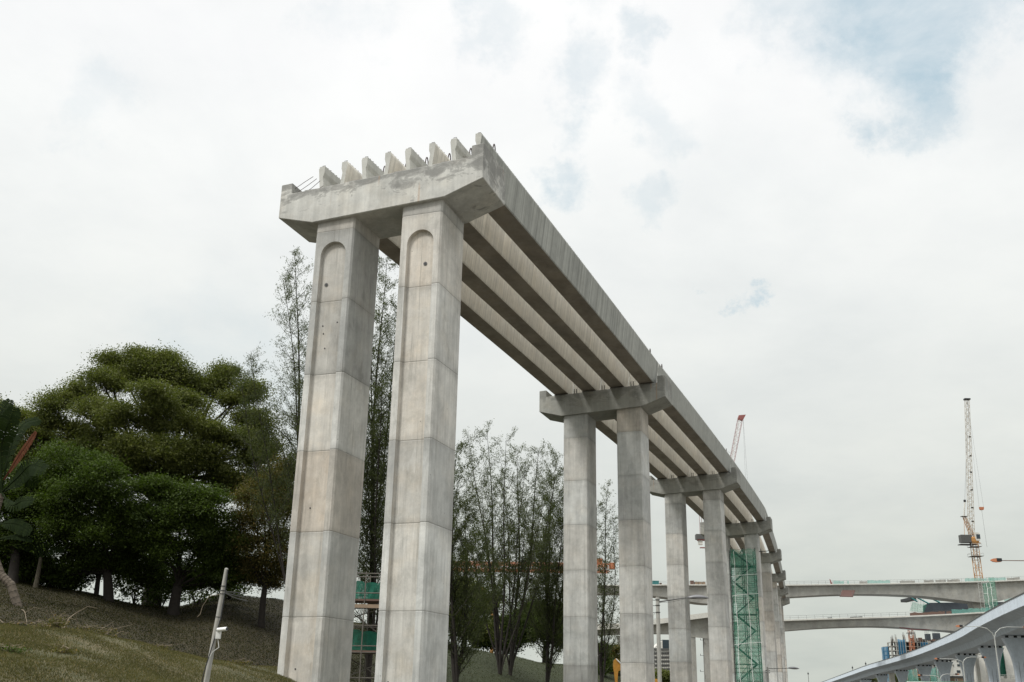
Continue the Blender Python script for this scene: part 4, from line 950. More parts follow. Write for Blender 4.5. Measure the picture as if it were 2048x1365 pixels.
def box_head(t, p, L, dirx, mat='lampo'):
    """shoebox lamp: coloured tapered hood with a dark bowl behind"""
    p = Vector(p); s = dirx
    mb = MB(); h = L * .2
    xs = [(0, .25, .25), (.25, .8, .55), (.6, 1, .8), (1.0, .75, .8)]
    rings = []
    for f, a, b in xs:
        x = p.x + s * L * f; wd = L * .22 * b; hh = h * a
        rings.append([(x, p.y - wd, p.z - hh * .9), (x, p.y + wd, p.z - hh * .9), (x, p.y + wd * .8, p.z + hh), (x, p.y - wd * .8, p.z + hh)])
    mb.loft(rings); mb.build('lamp_head', MT[mat], t)
    mb = MB(); mb.box(p.x + s * L * .55 if s > 0 else p.x - L * 1.02, p.x + L * 1.02 if s > 0 else p.x - L * .55, p.y - L * .24, p.y - L * .1, p.z - h * .5, p.z + h * .95); mb.build('gear_box', MT['dark'], t)
Y0 = 80.
top = at(2085, 1150, Y0); t = empty('street_lamp', (top.x, Y0, 0), 0, 'highest lamp at the right edge, orange brown box head on a long dark arm', 'street lamp', 'street lamps')
o = Vector((top.x, Y0, 0)); hp = at(1981, 1121, Y0) - o; he = at(2001, 1121.5, Y0) - o
mb = MB(); mb.tube((0, 0, 0), (0, 0, top.z), .1, .06, n=10); mb.build('pole', MT['galv'], t)
mb = MB(); mb.path([(0, 0, top.z - .1), tuple(at(2080, 1128, Y0) - o), tuple(at(2060, 1122, Y0) - o), tuple(he)], .04, .03, n=6); mb.build('arm', MT['brown'], t)
box_head(t, hp, .80, 1)
def twin(label, pole_px, Y, jy, lh, rh, hl):
    J = at(pole_px, jy, Y); t = empty('twin_arm_street_lamp', (J.x, Y, 0), 0, label, 'street lamp', 'twin armed street lamps by the ramp'); o = Vector((J.x, Y, 0)); r_ = .00055 * Y
    mb = MB(); mb.tube((0, 0, 0), (0, 0, J.z), r_ * 1.6, r_, n=10); mb.build('pole', MT['galv'], t)
    for (hx, hy), s in ((lh, 1), (rh, -1)):
        e = at(hx, hy, Y) - o; hz_ = e.z; j = Vector((0, 0, J.z)); sp = e.x
        c = [j, j + Vector((sp * .06, 0, (hz_ - J.z) * .45)), j + Vector((sp * .22, 0, (hz_ - J.z) * .85)), j + Vector((sp * .45, 0, (hz_ - J.z) * 1.0)), Vector((e.x, 0, hz_))]
        mb = MB(); mb.path(c, r_ * .75, r_ * .5, n=6); mb.build('arm', MT['galv'], t)
        box_head(t, e + Vector((-s * hl * (1), 0, 0)) if s > 0 else e + Vector((hl, 0, 0)), hl, s)
twin('largest twin armed street lamp, in front of the blue grey ramp', 1989, 118, 1276, (1924, 1253), (2047, 1255), .72)
twin('middle twin armed street lamp under the ramp, its right arm over the blue grey piers', 1926, 155, 1327, (1878, 1318), (1963, 1315), .70)
twin('smallest twin armed street lamp, farthest under the ramp', 1880, 200, 1360, (1844, 1351), (1910, 1349), .85)
# green sign top
Y0 = 95.
a = at(1812, 1364, Y0); b = at(1966, 1363, Y0)
t = empty('road_sign', (a.x, Y0, 0), 0, 'top of a green road sign with white border at the bottom edge', 'sign')
mb = MB(); mb.box(0, b.x - a.x, 0, .06, a.z - 2.2, a.z + .1); mb.build('panel', MT['signg'], t)
mb = MB(); w_ = b.x - a.x
for x0, x1, zz0, zz1 in ((.06, w_ - .06, a.z - .0, a.z + .05), (.06, w_ - .06, a.z - 2.15, a.z - 2.1), (.06, .11, a.z - 2.1, a.z), (w_ - .11, w_ - .06, a.z - 2.1, a.z)): mb.box(x0, x1, -.012, 0, zz0, zz1)
mb.build('border', MT['signw'], t)
for x in (w_ * .2, w_ * .8): mb = MB(); mb.tube((x, .12, 0), (x, .12, a.z), .09, n=8); mb.build('post', MT['galv'], t)

# ------------------------------------------------------------------ digger arm between the columns of the second pier
Y0 = 88.
o = gp(1245, Y0, 0); t = empty('excavator', o, 0, 'yellow excavator with bent arm raised in the gap of the second pier', 'excavator')
def q_(px, py, dy=0): return at(px, py, Y0 + dy) - o
def plate(pts, w, mat, name, dy=0):
    mb = MB(); a = [tuple(q_(x, y) + Vector((0, dy - w / 2, 0))) for x, y in pts]; b = [tuple(q_(x, y) + Vector((0, dy + w / 2, 0))) for x, y in pts]
    mb.loft([a, b]); return mb.build(name, MT[mat], t)
plate([(1227, 1322), (1232, 1317), (1236, 1320), (1241, 1330), (1240, 1342), (1236, 1343), (1234, 1372), (1231, 1372), (1228, 1345), (1226, 1334)], .35, 'excav', 'boom')
plate([(1236, 1334), (1248, 1330), (1256, 1336), (1255, 1340), (1244, 1338), (1237, 1342)], .22, 'excav', 'stick', -.1)
mb = MB(); mb.tube(q_(1232, 1318, -.3), q_(1247, 1333, -.3), .05, n=8); mb.build('hydraulic_ram', MT['whitepl'], t)
mb = MB(); mb.box(.1, 2.9, -1.2, 1.2, .5, 1.6); mb.build('body', MT['excav'], t)
mb = MB(); mb.box(.2, 1.2, -1.1, -.1, 1.6, 2.4); mb.build('cab', MT['glass'], t)
for dy in (-1.1, 1.1): mb = MB(); mb.loft([[(x, dy + s, z) for x, z in ((-.4, .25), (0, 0), (3.0, 0), (3.4, .25), (3.3, .5), (-.3, .5))] for s in (-.25, .25)]); mb.build('track', MT['dark'], t)

# ------------------------------------------------------------------ long haunched bridges in the distance
def P2(px, py, Y): p = at(px, py, Y); return p
def haunched(name, label, ctrl, W_, mat, rail_h=1.1, parent=None):
    """ctrl: (px, deck y, underside y, depth Y) along the near face; a box girder with cantilevered deck edge"""
    A = at(ctrl[0][0], ctrl[0][1], ctrl[0][3]); t = empty(name, (A.x, A.y, 0), 0, label, 'bridge', None)
    O = Vector((A.x, A.y, 0)); xs = [c[0] for c in ctrl]; N = 70; rows = []
    def cub(v, i, f):
        p0 = v[max(i - 1, 0)]; p1 = v[i]; p2 = v[i + 1]; p3 = v[min(i + 2, len(v) - 1)]
        return .5 * ((2 * p1) + (p2 - p0) * f + (2 * p0 - 5 * p1 + 4 * p2 - p3) * f * f + (3 * p1 - p0 - 3 * p2 + p3) * f ** 3)
    for j in range(N + 1):
        px = xs[0] + (xs[-1] - xs[0]) * j / N; i = max(k for k in range(len(xs) - 1) if xs[k] <= px + 1e-6); f = (px - xs[i]) / (xs[i + 1] - xs[i])
        yd = ctrl[i][1] + (ctrl[i + 1][1] - ctrl[i][1]) * f; yu = cub([c[2] for c in ctrl], i, f); Y = ctrl[i][3] + (ctrl[i + 1][3] - ctrl[i][3]) * f
        a = at(px, yd, Y) - O; zu = at(px, yu, Y).z; rows.append((a, zu))
    mb = MB(); rings = []
    for a, zu in rows:
        x, y, z = a
        rings.append([(x, y + W_, z), (x, y + W_, z - .35), (x, y + W_ - 1.6, z - .7), (x, y + W_ - 2.2, zu), (x, y + 1.3, zu), (x, y + .9, z - .75), (x, y, z - .38), (x, y, z)])
    mb.loft(rings); mb.build('box_girder', mat, t)
    mb = MB(); rings = [[(a.x, a.y - .06, a.z - .3), (a.x, a.y - .06, a.z + .06), (a.x, a.y + .18, a.z + .06), (a.x, a.y + .18, a.z - .3)] for a, zu in rows]
    mb.loft(rings); mb.build('deck_edge', MT['lightcon'], t)
    mb = MB(); tot = 0
    L = (rows[-1][0] - rows[0][0]).length; npost = int(L / 2.4)
    for i in range(npost + 1):
        f = i / npost * N; k = min(N - 1, int(f)); p = rows[k][0].lerp(rows[k + 1][0], f - k); mb.tube(p + Vector((0, .05, 0)), p + Vector((0, .05, rail_h)), .035, n=3)
    for h in (rail_h, rail_h * .5):
        mb.path([a + Vector((0, .05, h)) for a, zu in rows[::4] + [rows[-1]]], .03, n=3)
    mb.build('railing', MT['steel'], t)
    return t, O, rows
def along(rows, O, f):
    q = f * (len(rows) - 1); k = min(len(rows) - 2, int(q)); return rows[k][0].lerp(rows[k + 1][0], q - k)
YU, YL = 345, 305
up_ctrl = [(1150, 1171, 1188, YU), (1250, 1170, 1187, YU), (1330, 1169.5, 1194, YU), (1415, 1169.5, 1207, YU), (1500, 1170, 1199, YU), (1580, 1170, 1193.5, YU), (1680, 1168.5, 1188.5, YU), (1760, 1167.5, 1188, YU), (1850, 1165.8, 1192, YU), (1920, 1164, 1200, YU), (1962, 1163, 1204.5, YU), (1985, 1162.5, 1204, YU), (2040, 1160, 1191, YU), (2110, 1157, 1183, YU)]
t, O, rows = haunched('haunched_bridge', 'upper of the two long haunched concrete bridges, carrying the red access platform', up_ctrl, 11, MT['farcon'])
def fr(px, ctrl): return (px - ctrl[0][0]) / (ctrl[-1][0] - ctrl[0][0])
def netpanel(t, rows, O, ctrl, xa, xb, mat, h=1.15, dz=0, name='safety_net'):
    mb = MB(); n = max(3, int((xb - xa) / 5)); vs = []
    for i in range(n + 1):
        p = along(rows, O, fr(xa + (xb - xa) * i / n, ctrl)); vs += [tuple(p + Vector((0, -.02, dz - .05))), tuple(p + Vector((0, -.02, dz + h * random.uniform(.75, 1.05))))]
    for i in range(n): mb.add([vs[2 * i], vs[2 * i + 2], vs[2 * i + 3], vs[2 * i + 1]], [(0, 1, 2, 3)])
    return mb.build(name, mat, t)
for xa, xb, m_ in ((1667, 1688, 'netl'), (1735, 1780, 'netl'), (1930, 1974, 'netl'), (1976, 2012, 'netl'), (1695, 1698, 'netl')): netpanel(t, rows, O, up_ctrl, xa, xb, MT[m_])
for xa, xb in ((1719, 1735), (1800, 1830), (1848, 1868), (1871, 1892), (1895, 1920), (2014, 2040)): netpanel(t, rows, O, up_ctrl, xa, xb, MT['farcon'], h=.9, name='barrier_board')
# bridge pier under the haunch
mb = MB(); a = at(1962, 1203, YU + 3) - O; pw = 5.2
mb.loft([[(a.x - pw * .62 * k, a.y - 0, z), (a.x + pw * .3 * k, a.y, z), (a.x + pw * .3 * k, a.y + 4, z), (a.x - pw * .62 * k, a.y + 4, z)] for k, z in ((.55, 0), (.62, a.z * .8), (1.0, a.z + .8))]); mb.build('bridge_pier', MT['farcon'], t)
# hanging red platform: separate thing
c = at(1699, 1184, YU - 4.6); t2 = empty('access_platform', c, 0, 'red brown access platform hung under the upper bridge', 'platform')
mb = MB(); mb.add([(-3.4, 0, -1.7), (1.0, 0, -1.7), (3.3, 4.2, .75), (-1.0, 4.2, .75), (-3.4, 0, -1.5), (1.0, 0, -1.5), (3.3, 4.2, .95), (-1.0, 4.2, .95)], [(0, 3, 2, 1), (4, 5, 6, 7), (0, 1, 5, 4), (1, 2, 6, 5), (2, 3, 7, 6), (3, 0, 4, 7)])
mb.build('deck', MT['redbrown'], t2)
for x, y, z in ((-3.1, .1, -1.2), (1.1, .1, -1.2), (2.9, 4, -.5), (-1.2, 4, -.5)): mb = MB(); mb.tube((x, y, z), (x * .7 + .4, y * .6 + 1.6, 1.6), .05); mb.build('hanger', MT['steel'], t2)
mb = MB(); mb.path([(-1.2, 4.1, .6), (3.1, 4.1, .6)], .06); mb.build('handrail', MT['galv'], t2)

lo_ctrl = [(1150, 1250, 1270, YL), (1300, 1246, 1266, YL), (1420, 1243.5, 1268, YL), (1490, 1242, 1271, YL), (1540, 1241, 1266, YL), (1575, 1240, 1261, YL), (1650, 1237.5, 1255.5, YL), (1740, 1235, 1252.5, YL), (1790, 1233.5, 1253.5, YL), (1850, 1231, 1257.5, YL), (1910, 1228, 1262, YL), (1960, 1225, 1268, YL), (2000, 1223.5, 1272, YL), (2060, 1221.5, 1266, YL), (2110, 1220, 1260, YL)]
t, O, rows = haunched('haunched_bridge', 'lower of the two long haunched concrete bridges, passing behind the blue grey ramp', lo_ctrl, 11, MT['farcon'])
for xa, xb, m_ in ((1904, 1925, 'netl'), (1925, 1965, 'netb'), (1965, 2015, 'netb')): netpanel(t, rows, O, lo_ctrl, xa, xb, MT['netl'], h=1.3)
netpanel(t, rows, O, lo_ctrl, 1820, 1890, MT['brown'], h=1.0, name='formwork_board'); netpanel(t, rows, O, lo_ctrl, 1893, 1903, MT['brown'], h=.9, name='formwork_board')
netpanel(t, rows, O, lo_ctrl, 1655, 1664, MT['dark'], h=.3, name='formwork_board'); netpanel(t, rows, O, lo_ctrl, 1700, 1725, MT['dark'], h=.3, name='formwork_board')
for px in (1500, 1990):
    mb = MB(); a = at(px, 1266, YL + 3) - O; mb.loft([[(a.x - 2.2 * k, a.y, z), (a.x + 2.2 * k, a.y, z), (a.x + 2.2 * k, a.y + 4, z), (a.x - 2.2 * k, a.y + 4, z)] for k, z in ((.8, 0), (1, a.z + .8))]); mb.build('bridge_pier', MT['farcon'], t)
mb = MB(); a = at(1836, 1257.5, YL + 2) - O; mb.path([a + Vector((-5.5, 0, .25)), a + Vector((-2, 0, -.2)), a + Vector((1.5, 0, -.35)), a + Vector((5, 0, .1))], .16, n=5); mb.build('sagging_cable_tray', MT['red'], t)

# unfinished bridge with a form traveller between the two
Y0 = 390.
tc_ = [(1846, 1203, 1232, Y0), (1860, 1201, 1232, Y0), (1900, 1199, 1233, Y0), (1980, 1197, 1234, Y0), (2050, 1196, 1236, Y0), (2110, 1195, 1238, Y0)]
A = at(1836, 1226, Y0); t = empty('unfinished_bridge', (A.x, A.y, 0), 0, 'dark netted unfinished bridge end with form traveller between the two haunched bridges', 'bridge'); O = Vector((A.x, A.y, 0))
def qq(px, py, dy=0): return at(px, py, Y0 + dy) - O
mb = MB(); mb.loft([[qq(1846, 1226, d) for d in (0, 12)] + [qq(1846, 1212, d) for d in (12, 0)], [qq(1858, 1238, d) for d in (0, 12)] + [qq(1858, 1206, d) for d in (12, 0)], [qq(2120, 1243, d) for d in (0, 12)] + [qq(2120, 1203, d) for d in (12, 0)]]); mb.build('segment_box', MT['darkcon'], t)
netgrid('safety_net', qq(1819, 1222, -1), qq(1848, 1226, -1) - qq(1819, 1222, -1), Vector((1.5, 0, 3.2)), 6, 3, .2, MT['net'], t, jag=.8)
mb = MB(); mb.box(*[f(a, b) for a, b, f in ()] if 0 else (qq(1821, 1200).x, qq(1833, 1200).x, 0, 10, qq(1826, 1201).z, qq(1826, 1195).z)); mb.build('traveller_head', MT['dark'], t)
for a, b in (((1835, 1196), (1858, 1208)), ((1852, 1192), (1880, 1206)), ((1858, 1192), (1872, 1198)), ((1835, 1204), (1822, 1196)), ((1870, 1196), (1905, 1200)), ((1905, 1193), (1930, 1202))): mb = MB(); mb.tube(qq(*a), qq(*b), .28, n=4); mb.build('traveller_beam', MT['teal'], t)
for i in range(9): x = 1822 + i * 3.1; mb = MB(); mb.tube(qq(x, 1197), qq(x + .5, 1224 - (i > 4) * 8), .05, n=3); mb.build('hanger_rod', MT['steel'], t)
for xa, xb in ((1876, 1912), (2008, 2060)):
    netgrid('safety_net', qq(xa, 1203, -1), qq(xb, 1202, -1) - qq(xa, 1203, -1), Vector((0, 0, 1.6)), 8, 2, .3, MT['netl'], t, jag=.5)

# netted access tower between upper and lower bridge
Y0 = 330.; A = at(1967, 1222, Y0); t = empty('netted_access_tower', (A.x, A.y, 0), 0, 'bright green netted access tower standing between the upper and lower bridges', 'scaffold'); O = Vector((A.x, A.y, 0))
b0 = at(1971, 1222, Y0) - O; b1 = at(1995, 1219, Y0) - O; zt1 = at(1964, 1166, Y0).z; zt2 = at(1990, 1155, Y0).z
for x in (b0.x, (b0.x + b1.x) / 2, b1.x):
    for y in (0, 2.5): mb = MB(); mb.tube((x, y, 0), (x - .1, y, zt2), .07, n=4); mb.build('standard', MT['galv'], t)
for i in range(9):
    z = b0.z + (zt1 - b0.z) * i / 8; mb = MB()
    for (p, q) in (((b0.x, 0), (b1.x, 0)), ((b1.x, 0), (b1.x, 2.5)), ((b1.x, 2.5), (b0.x, 2.5)), ((b0.x, 2.5), (b0.x, 0))): mb.tube((*p, z), (*q, z), .06, n=3)
    mb.build('ledger_ring', MT['galv'], t)
w1 = b1.x - b0.x
netgrid('safety_net', (b0.x, -.2, b0.z), (w1 * .62, 0, 0), (0, 0, zt1 - b0.z), 5, 14, .15, MT['net'], t, jag=.4)
netgrid('safety_net', (b0.x + w1 * .55, -.4, b0.z + .4), (w1 * .5, 0, 0), (0, 0, zt2 - b0.z - .4), 5, 14, .15, MT['net'], t, jag=.4)
for f in (.3, .62): mb = MB(); mb.path([(b0.x + w1 * f + .12 * math.sin(i * 2.), -.6, b0.z + (zt1 - b0.z) * i / 9) for i in range(10)], .07, n=4); mb.build('white_rope', MT['whitepl'], t)
for f, g in ((.15, .6), (.38, .95), (.6, .35), (.8, .7)): mb = MB(); z = b0.z + (zt1 - b0.z) * f; mb.path([(b0.x + w1 * (g - .35), -.6, z), (b0.x + w1 * g, -.6, z + .2)], .06, n=4); mb.build('tie_rope', MT['whitepl'], t)

# things standing on the upper bridge deck
for lab, px, w_, h_, m_ in (('teal generator box on the upper bridge deck, seen between the second and third piers', 1312, 2.0, 1.15, 'teal'), ('dark brown crate on the upper bridge deck, leftmost of a row of crates', 1385, 1.0, 1.2, 'brown'), ('second crate of the row on the upper bridge deck', 1393, .95, .85, 'wood'), ('third crate of the row on the upper bridge deck', 1400, .95, .85, 'wood'), ('rightmost crate of the row on the upper bridge deck', 1408, 1.0, .85, 'wood'), ('small dark box right of the teal generator on the upper bridge', 1322, .5, .45, 'brown')):
    c = at(px, 1169.5, YU + 1); t = empty('generator' if m_ == 'teal' else 'crate', c, 0, lab, 'generator' if m_ == 'teal' else 'crate'); mb = MB(); mb.box(-w_ / 2 - .02, w_ / 2 + .02, 0, 1.6, .05, h_); mb.build('body', MT[m_], t)
    mb = MB(); mb.box(-w_ / 2 - .08, w_ / 2 + .08, -.05, 1.65, h_, h_ + .1); mb.build('lid', MT['lightcon' if m_ == 'wood' else m_], t)
c = at(1662, 1169, YU + .5); t = empty('leaning_board', c, 0, 'rusty board leaning at the left end of the first teal net on the upper bridge', 'board'); mb = MB(); mb.loft([[(-.1, 0, 0), (.55, 0, 0), (.55, .1, 0), (-.1, .1, 0)], [(-.35, 0, 1.7), (-.15, 0, 1.7), (-.15, .1, 1.7), (-.35, .1, 1.7)]]); mb.build('plank', MT['red'], t)

# ------------------------------------------------------------------ pale ramp and portal frame seen between the piers
Y0 = 215.
A = at(1150, 1250, Y0); t = empty('ramp_bridge', (A.x, A.y, 0), 0, 'pale parapet ramp on portal frames seen low between the second and fourth piers', 'bridge'); O = Vector((A.x, A.y, 0))
def q3(px, py, dy=0): return at(px, py, Y0 + dy) - O
st = [(1150, 1252), (1230, 1248), (1316, 1238.5), (1415, 1225.5), (1444, 1222)]
mb = MB(); mb.loft([[q3(x, y + 10), q3(x, y), q3(x, y, .25), q3(x, y + 10, .25)] for x, y in st]); mb.build('parapet', MT['lightcon'], t)
mb = MB(); mb.loft([[q3(x, y + 10.4, .1), q3(x, y + 9, .2), q3(x, y + 9, 8), q3(x, y + 10.4, 8)] for x, y in st]); mb.build('deck_slab', MT['farcon'], t)
mb = MB(); mb.loft([[q3(x, y2, 1.5), q3(x, y + 10.2, 1.5), q3(x, y + 10.2, 2.6), q3(x, y2, 2.6)] for (x, y), y2 in zip(st, (1272, 1268, 1267, 1278, 1281))]); mb.build('crossbeam', MT['farcon'], t)
for xa, xb in ((1378, 1391), (1408, 1421), (1236, 1243)):
    mb = MB(); a = q3(xa, 1272, 1.6); b = q3(xb, 1272, 1.6); mb.loft([[(a.x, a.y, 0), (b.x, a.y, 0), (b.x, a.y + 1.6, 0), (a.x, a.y + 1.6, 0)], [(a.x, a.y, a.z), (b.x, a.y, a.z), (b.x, a.y + 1.6, a.z), (a.x, a.y + 1.6, a.z)]]); mb.build('portal_column', MT['farcon'], t)
for y in (1281, 1312, 1344):
    mb = MB(); p = q3(1404, y, 1.5); mb.box(p.x - .35, p.x + .3, p.y - .3, p.y, p.z, p.z + .06); mb.box(p.x - .35, p.x - .3, p.y - .3, p.y, p.z, p.z + .35); mb.build('bracket', MT['dark'], t)

# ------------------------------------------------------------------ blue grey elevated ramp
sup = [(2033.6, 1276, 172), (1981.3, 1296, 204), (1931.9, 1310.8, 238), (1886.8, 1323.7, 274), (1848, 1332.7, 312), (1803, 1342.6, 352), (1763.8, 1351, 394), (1731.5, 1360, 438)]
SPn = [at(px, py, Y) for px, py, Y in sup]
d0 = SPn[0] - SPn[1]; pre = [SPn[0] + d0 * 1.0 + Vector((1.5, 0, .3)), SPn[0] + d0 * 2.1 + Vector((5, 0, .8))]
dl = SPn[-1] - SPn[-2]; post = [SPn[-1] + dl, SPn[-1] + dl * 2.1, SPn[-1] + dl * 3.4]
line = pre[::-1] + SPn + post
def crm(v, s):
    i = min(len(v) - 2, int(s)); f = s - i; p0 = v[max(i - 1, 0)]; p1 = v[i]; p2 = v[i + 1]; p3 = v[min(i + 2, len(v) - 1)]
    return .5 * ((2 * p1) + (p2 - p0) * f + (2 * p0 - 5 * p1 + 4 * p2 - p3) * f * f + (3 * p1 - p0 - 3 * p2 + p3) * f ** 3)
NS = 8 * (len(line) - 1); cl = [crm(line, i / 8) for i in range(NS + 1)]
t = empty('elevated_ramp', (SPn[1].x, SPn[1].y, 0), 0, 'blue grey painted elevated ramp curving down to the left on flared piers', 'bridge'); O = Vector((SPn[1].x, SPn[1].y, 0))
def sec(c, tn, prof): 
    sd_ = Vector((tn.y, -tn.x, 0)).normalized()
    return [c - O + sd_ * a + Vector((0, 0, z)) for a, z in prof]
tans = [(cl[min(i + 1, NS)] - cl[max(i - 1, 0)]) for i in range(NS + 1)]
sgn = 1 if Vector((tans[0].y, -tans[0].x, 0)).dot(Vector((-1, 0, 0))) > 0 else -1
def PR(p): return [(a * sgn, z) for a, z in p] if sgn > 0 else [(a * sgn, z) for a, z in p][::-1]
mb = MB(); mb.loft([sec(c, tn, PR([(2.4, .35), (2.7, 1.5), (5.0, 2.25), (5.0, 2.5), (-5.0, 2.5), (-5.0, 2.25), (-2.7, 1.5), (-2.4, .35)])) for c, tn in zip(cl, tans)]); mb.build('box_girder', MT['bluegrey'], t)
for sg in (1, -1):
    mb = MB(); mb.loft([sec(c, tn, PR([(5.25 * sg, 1.9), (5.25 * sg, 3.35), (4.95 * sg, 3.35), (4.95 * sg, 1.9)][::sg])) for c, tn in zip(cl, tans)]); mb.build('parapet', MT['palegrey'], t)
    mb = MB(); mb.loft([sec(c, tn, PR([(5.32 * sg, 3.35), (5.32 * sg, 3.5), (4.88 * sg, 3.5), (4.88 * sg, 3.35)][::sg])) for c, tn in zip(cl, tans)]); mb.build('coping', MT['steel'], t)
for i, c in enumerate([pre[0]] + SPn):
    tn = tans[8 * (i + 1)]; along_ = Vector((tn.x, tn.y, 0)).normalized(); sd_ = Vector((tn.y, -tn.x, 0)).normalized()
    lab = ['flared pier of the blue grey ramp, off the right edge', 'nearest flared blue grey pier at the right edge', 'second flared blue grey pier from the right, behind the tall twin lamp', 'third flared blue grey pier from the right', 'fourth flared blue grey pier from the right, above the green sign', 'fifth flared blue grey pier from the right', 'sixth flared blue grey pier from the right', 'seventh flared blue grey pier from the right', 'farthest flared blue grey pier, at the low left end of the ramp'][i]
    tt = empty('flared_pier', (c.x, c.y, 0), 0, lab, 'pier', 'flared piers under the blue grey ramp')
    mb = MB(); rings = []
    for z, hw, hd in ((0, 1.0, .75), (c.z - 5.2, 1.0, .75), (c.z - 3.9, 1.08, .78), (c.z - 2.6, 1.32, .82), (c.z - 1.4, 1.72, .88), (c.z - .6, 2.05, .92), (c.z - .05, 2.3, .95)):
        pts = []
        for a, b in ((-1, -.75), (-.92, -1), (.92, -1), (1, -.75), (1, .75), (.92, 1), (-.92, 1), (-1, .75)): v = sd_ * (a * hw) + along_ * (b * hd); pts.append((v.x, v.y, z))
        rings.append(pts)
    mb.loft(rings); mb.build('stem', MT['bluegrey'], tt)
    for a in (-1.5, -.2, .9, 1.7): mb = MB(); v = sd_ * a; mb.tube((v.x, v.y, c.z - .06), (v.x, v.y, c.z + .36), .28, n=6); mb.build('bearing', MT['dark'], tt)
    if i < 5:
        mb = MB(); rings = []
        for s_ in (-1, 1):
            for z, hw in ((0, 1.0), (c.z - 4.5, 1.0)):
                pass
        for a in (-.35, .35):
            v = sd_ * a - along_ * .77 if (sd_ * a - along_ * .77).y < 0 else sd_ * a + along_ * .77; mb.box(v.x - .02, v.x + .02, v.y - .012, v.y + .012, .5, c.z - 1.2)
        mb.build('groove', MT['steel'], tt)
for px, ya, yb, Y, lab in ((1616, 1344, 1364, 500, 'leftmost thin mast beyond the low end of the ramp'), (1704.5, 1332, 1343, 480, 'middle thin mast beyond the ramp'), (1731, 1324, 1336, 470, 'right hand thin mast beyond the ramp')):
    a = at(px, ya, Y); tt = empty('thin_mast', (a.x, a.y, 0), 0, lab, 'mast', 'thin masts beyond the ramp'); mb = MB(); mb.tube((0, 0, 0), (0, 0, a.z), .16, .1, n=6); mb.build('shaft', MT['steel'], tt); mb = MB(); mb.box(-.3, .3, -.1, .1, a.z - 1.2, a.z - .5); mb.build('fitting', MT['dark'], tt)

# ------------------------------------------------------------------ cranes
YC = 420.
def Q(px, py, dy=0): return at(px, py, YC + dy)
base = Q(1950, 1100); t = empty('tower_crane', (base.x, base.y, 0), 0, 'tall yellow luffing tower crane rising above the upper bridge with its jib nearly vertical', 'crane'); O = Vector((base.x, base.y, 0))
def at_z(px, z, Y=YC):   # a point straight above the crane base
    return Vector((0, 0, z))
zs_ = Q(1945, 1090).z
mb = MB(); lattice(mb, (0, 0, 0), (0, 0, zs_), 2.3, bays=20, r=.15, side=(1, 0, 0)); mb.build('mast', MT['yellow'], t)
for z, w_ in ((Q(1947, 1113).z, 4.6), (Q(1943, 1094).z, 4.2)):
    mb = MB(); mb.box(-w_ / 2, w_ / 2, -w_ / 2, w_ / 2, z - .15, z); mb.build('platform', MT['steel'], t)
    mb = MB(); 
    for a, b in (((-1, -1), (1, -1)), ((1, -1), (1, 1)), ((1, 1), (-1, 1)), ((-1, 1), (-1, -1))):
        mb.tube((a[0] * w_ / 2, a[1] * w_ / 2, z + 1.1), (b[0] * w_ / 2, b[1] * w_ / 2, z + 1.1), .06, n=3); mb.tube((a[0] * w_ / 2, a[1] * w_ / 2, z), (a[0] * w_ / 2, a[1] * w_ / 2, z + 1.1), .06, n=3)
    mb.build('guard_rail', MT['galv'], t)
mb = MB(); mb.loft([[(-1.5 * k, -1.5 * k, z), (1.5 * k, -1.5 * k, z), (1.5 * k, 1.5 * k, z), (-1.5 * k, 1.5 * k, z)] for z, k in ((zs_, .75), (zs_ + 1.2, 1), (zs_ + 2.6, 1), (zs_ + 3.2, .8))]); mb.build('slewing_unit', MT['yellow'], t)
s0 = Vector((0, 0, zs_ + 2.0))
mb = MB(); p = Q(1930, 1080) - O; mb.box(p.x - 2.0, -1.2, -1.3, 1.3, p.z - 1.2, p.z + 1.9); mb.build('winch_house', MT['steel'], t)
mb = MB(); p2_ = Q(1927, 1089) - O; mb.box(p.x - 2.6, 0, -1.6, 1.6, p2_.z - .3, p2_.z); mb.build('counter_deck', MT['dark'], t)
mb = MB(); c = Q(1952, 1075) - O; bx_ = [(c.x - .9, z, k) for z, k in ()]; mb.loft([[(c.x - 1.0 * k, -1.6, z), (c.x + 1.0 * k, -1.6, z), (c.x + 1.0 * k, .4, z), (c.x - 1.0 * k, .4, z)] for z, k in ((c.z - 1.6, .75), (c.z - .9, 1), (c.z + 1.3, 1), (c.z + 1.7, .8))]); mb.build('cab', MT['lightcon'], t)
mb = MB(); mb.box(c.x - .55, c.x + 1.03, -1.66, -1.6, c.z - .8, c.z + 1.0); mb.build('cab_window', MT['glass'], t)
mb = MB(); mb.tube((1.4, 0, zs_ + .9), (Q(1961, 1087) - O), .28, n=4); mb.build('outrigger', MT['yellow'], t)
jr = Q(1943, 1072) - O; jt = Q(1934, 800, -14) - O
mb = MB(); lattice(mb, jr, jt, 1.9, bays=40, r=.08, side=(1, 0, 0), w1=1.4); mb.build('jib', MT['cream'], t)
mb = MB(); mb.box(jt.x - 1.2, jt.x + 1.2, jt.y - .8, jt.y + .8, jt.z - .1, jt.z + .5); mb.build('jib_head', MT['dark'], t)
for ff in (.1, .2, .33, .46, .58, .72): mb = MB(); q = jr.lerp(jt, ff); mb.box(q.x + .2, q.x + 1.1, q.y - .5, q.y, q.z, q.z + .5); mb.build('jib_lamp', MT['dark'], t)
af = Q(1928, 1033) - O; mb = MB(); lattice(mb, (-.2, 0, zs_ + 2.8), af, 1.5, bays=7, r=.11, side=(1, 0, 0), w1=.9); mb.build('a_frame', MT['yellow'], t)
mb = MB(); mb.tube((-3.6, 0, zs_ + 3.5), af, .09); mb.build('back_stay', MT['yellow'], t)
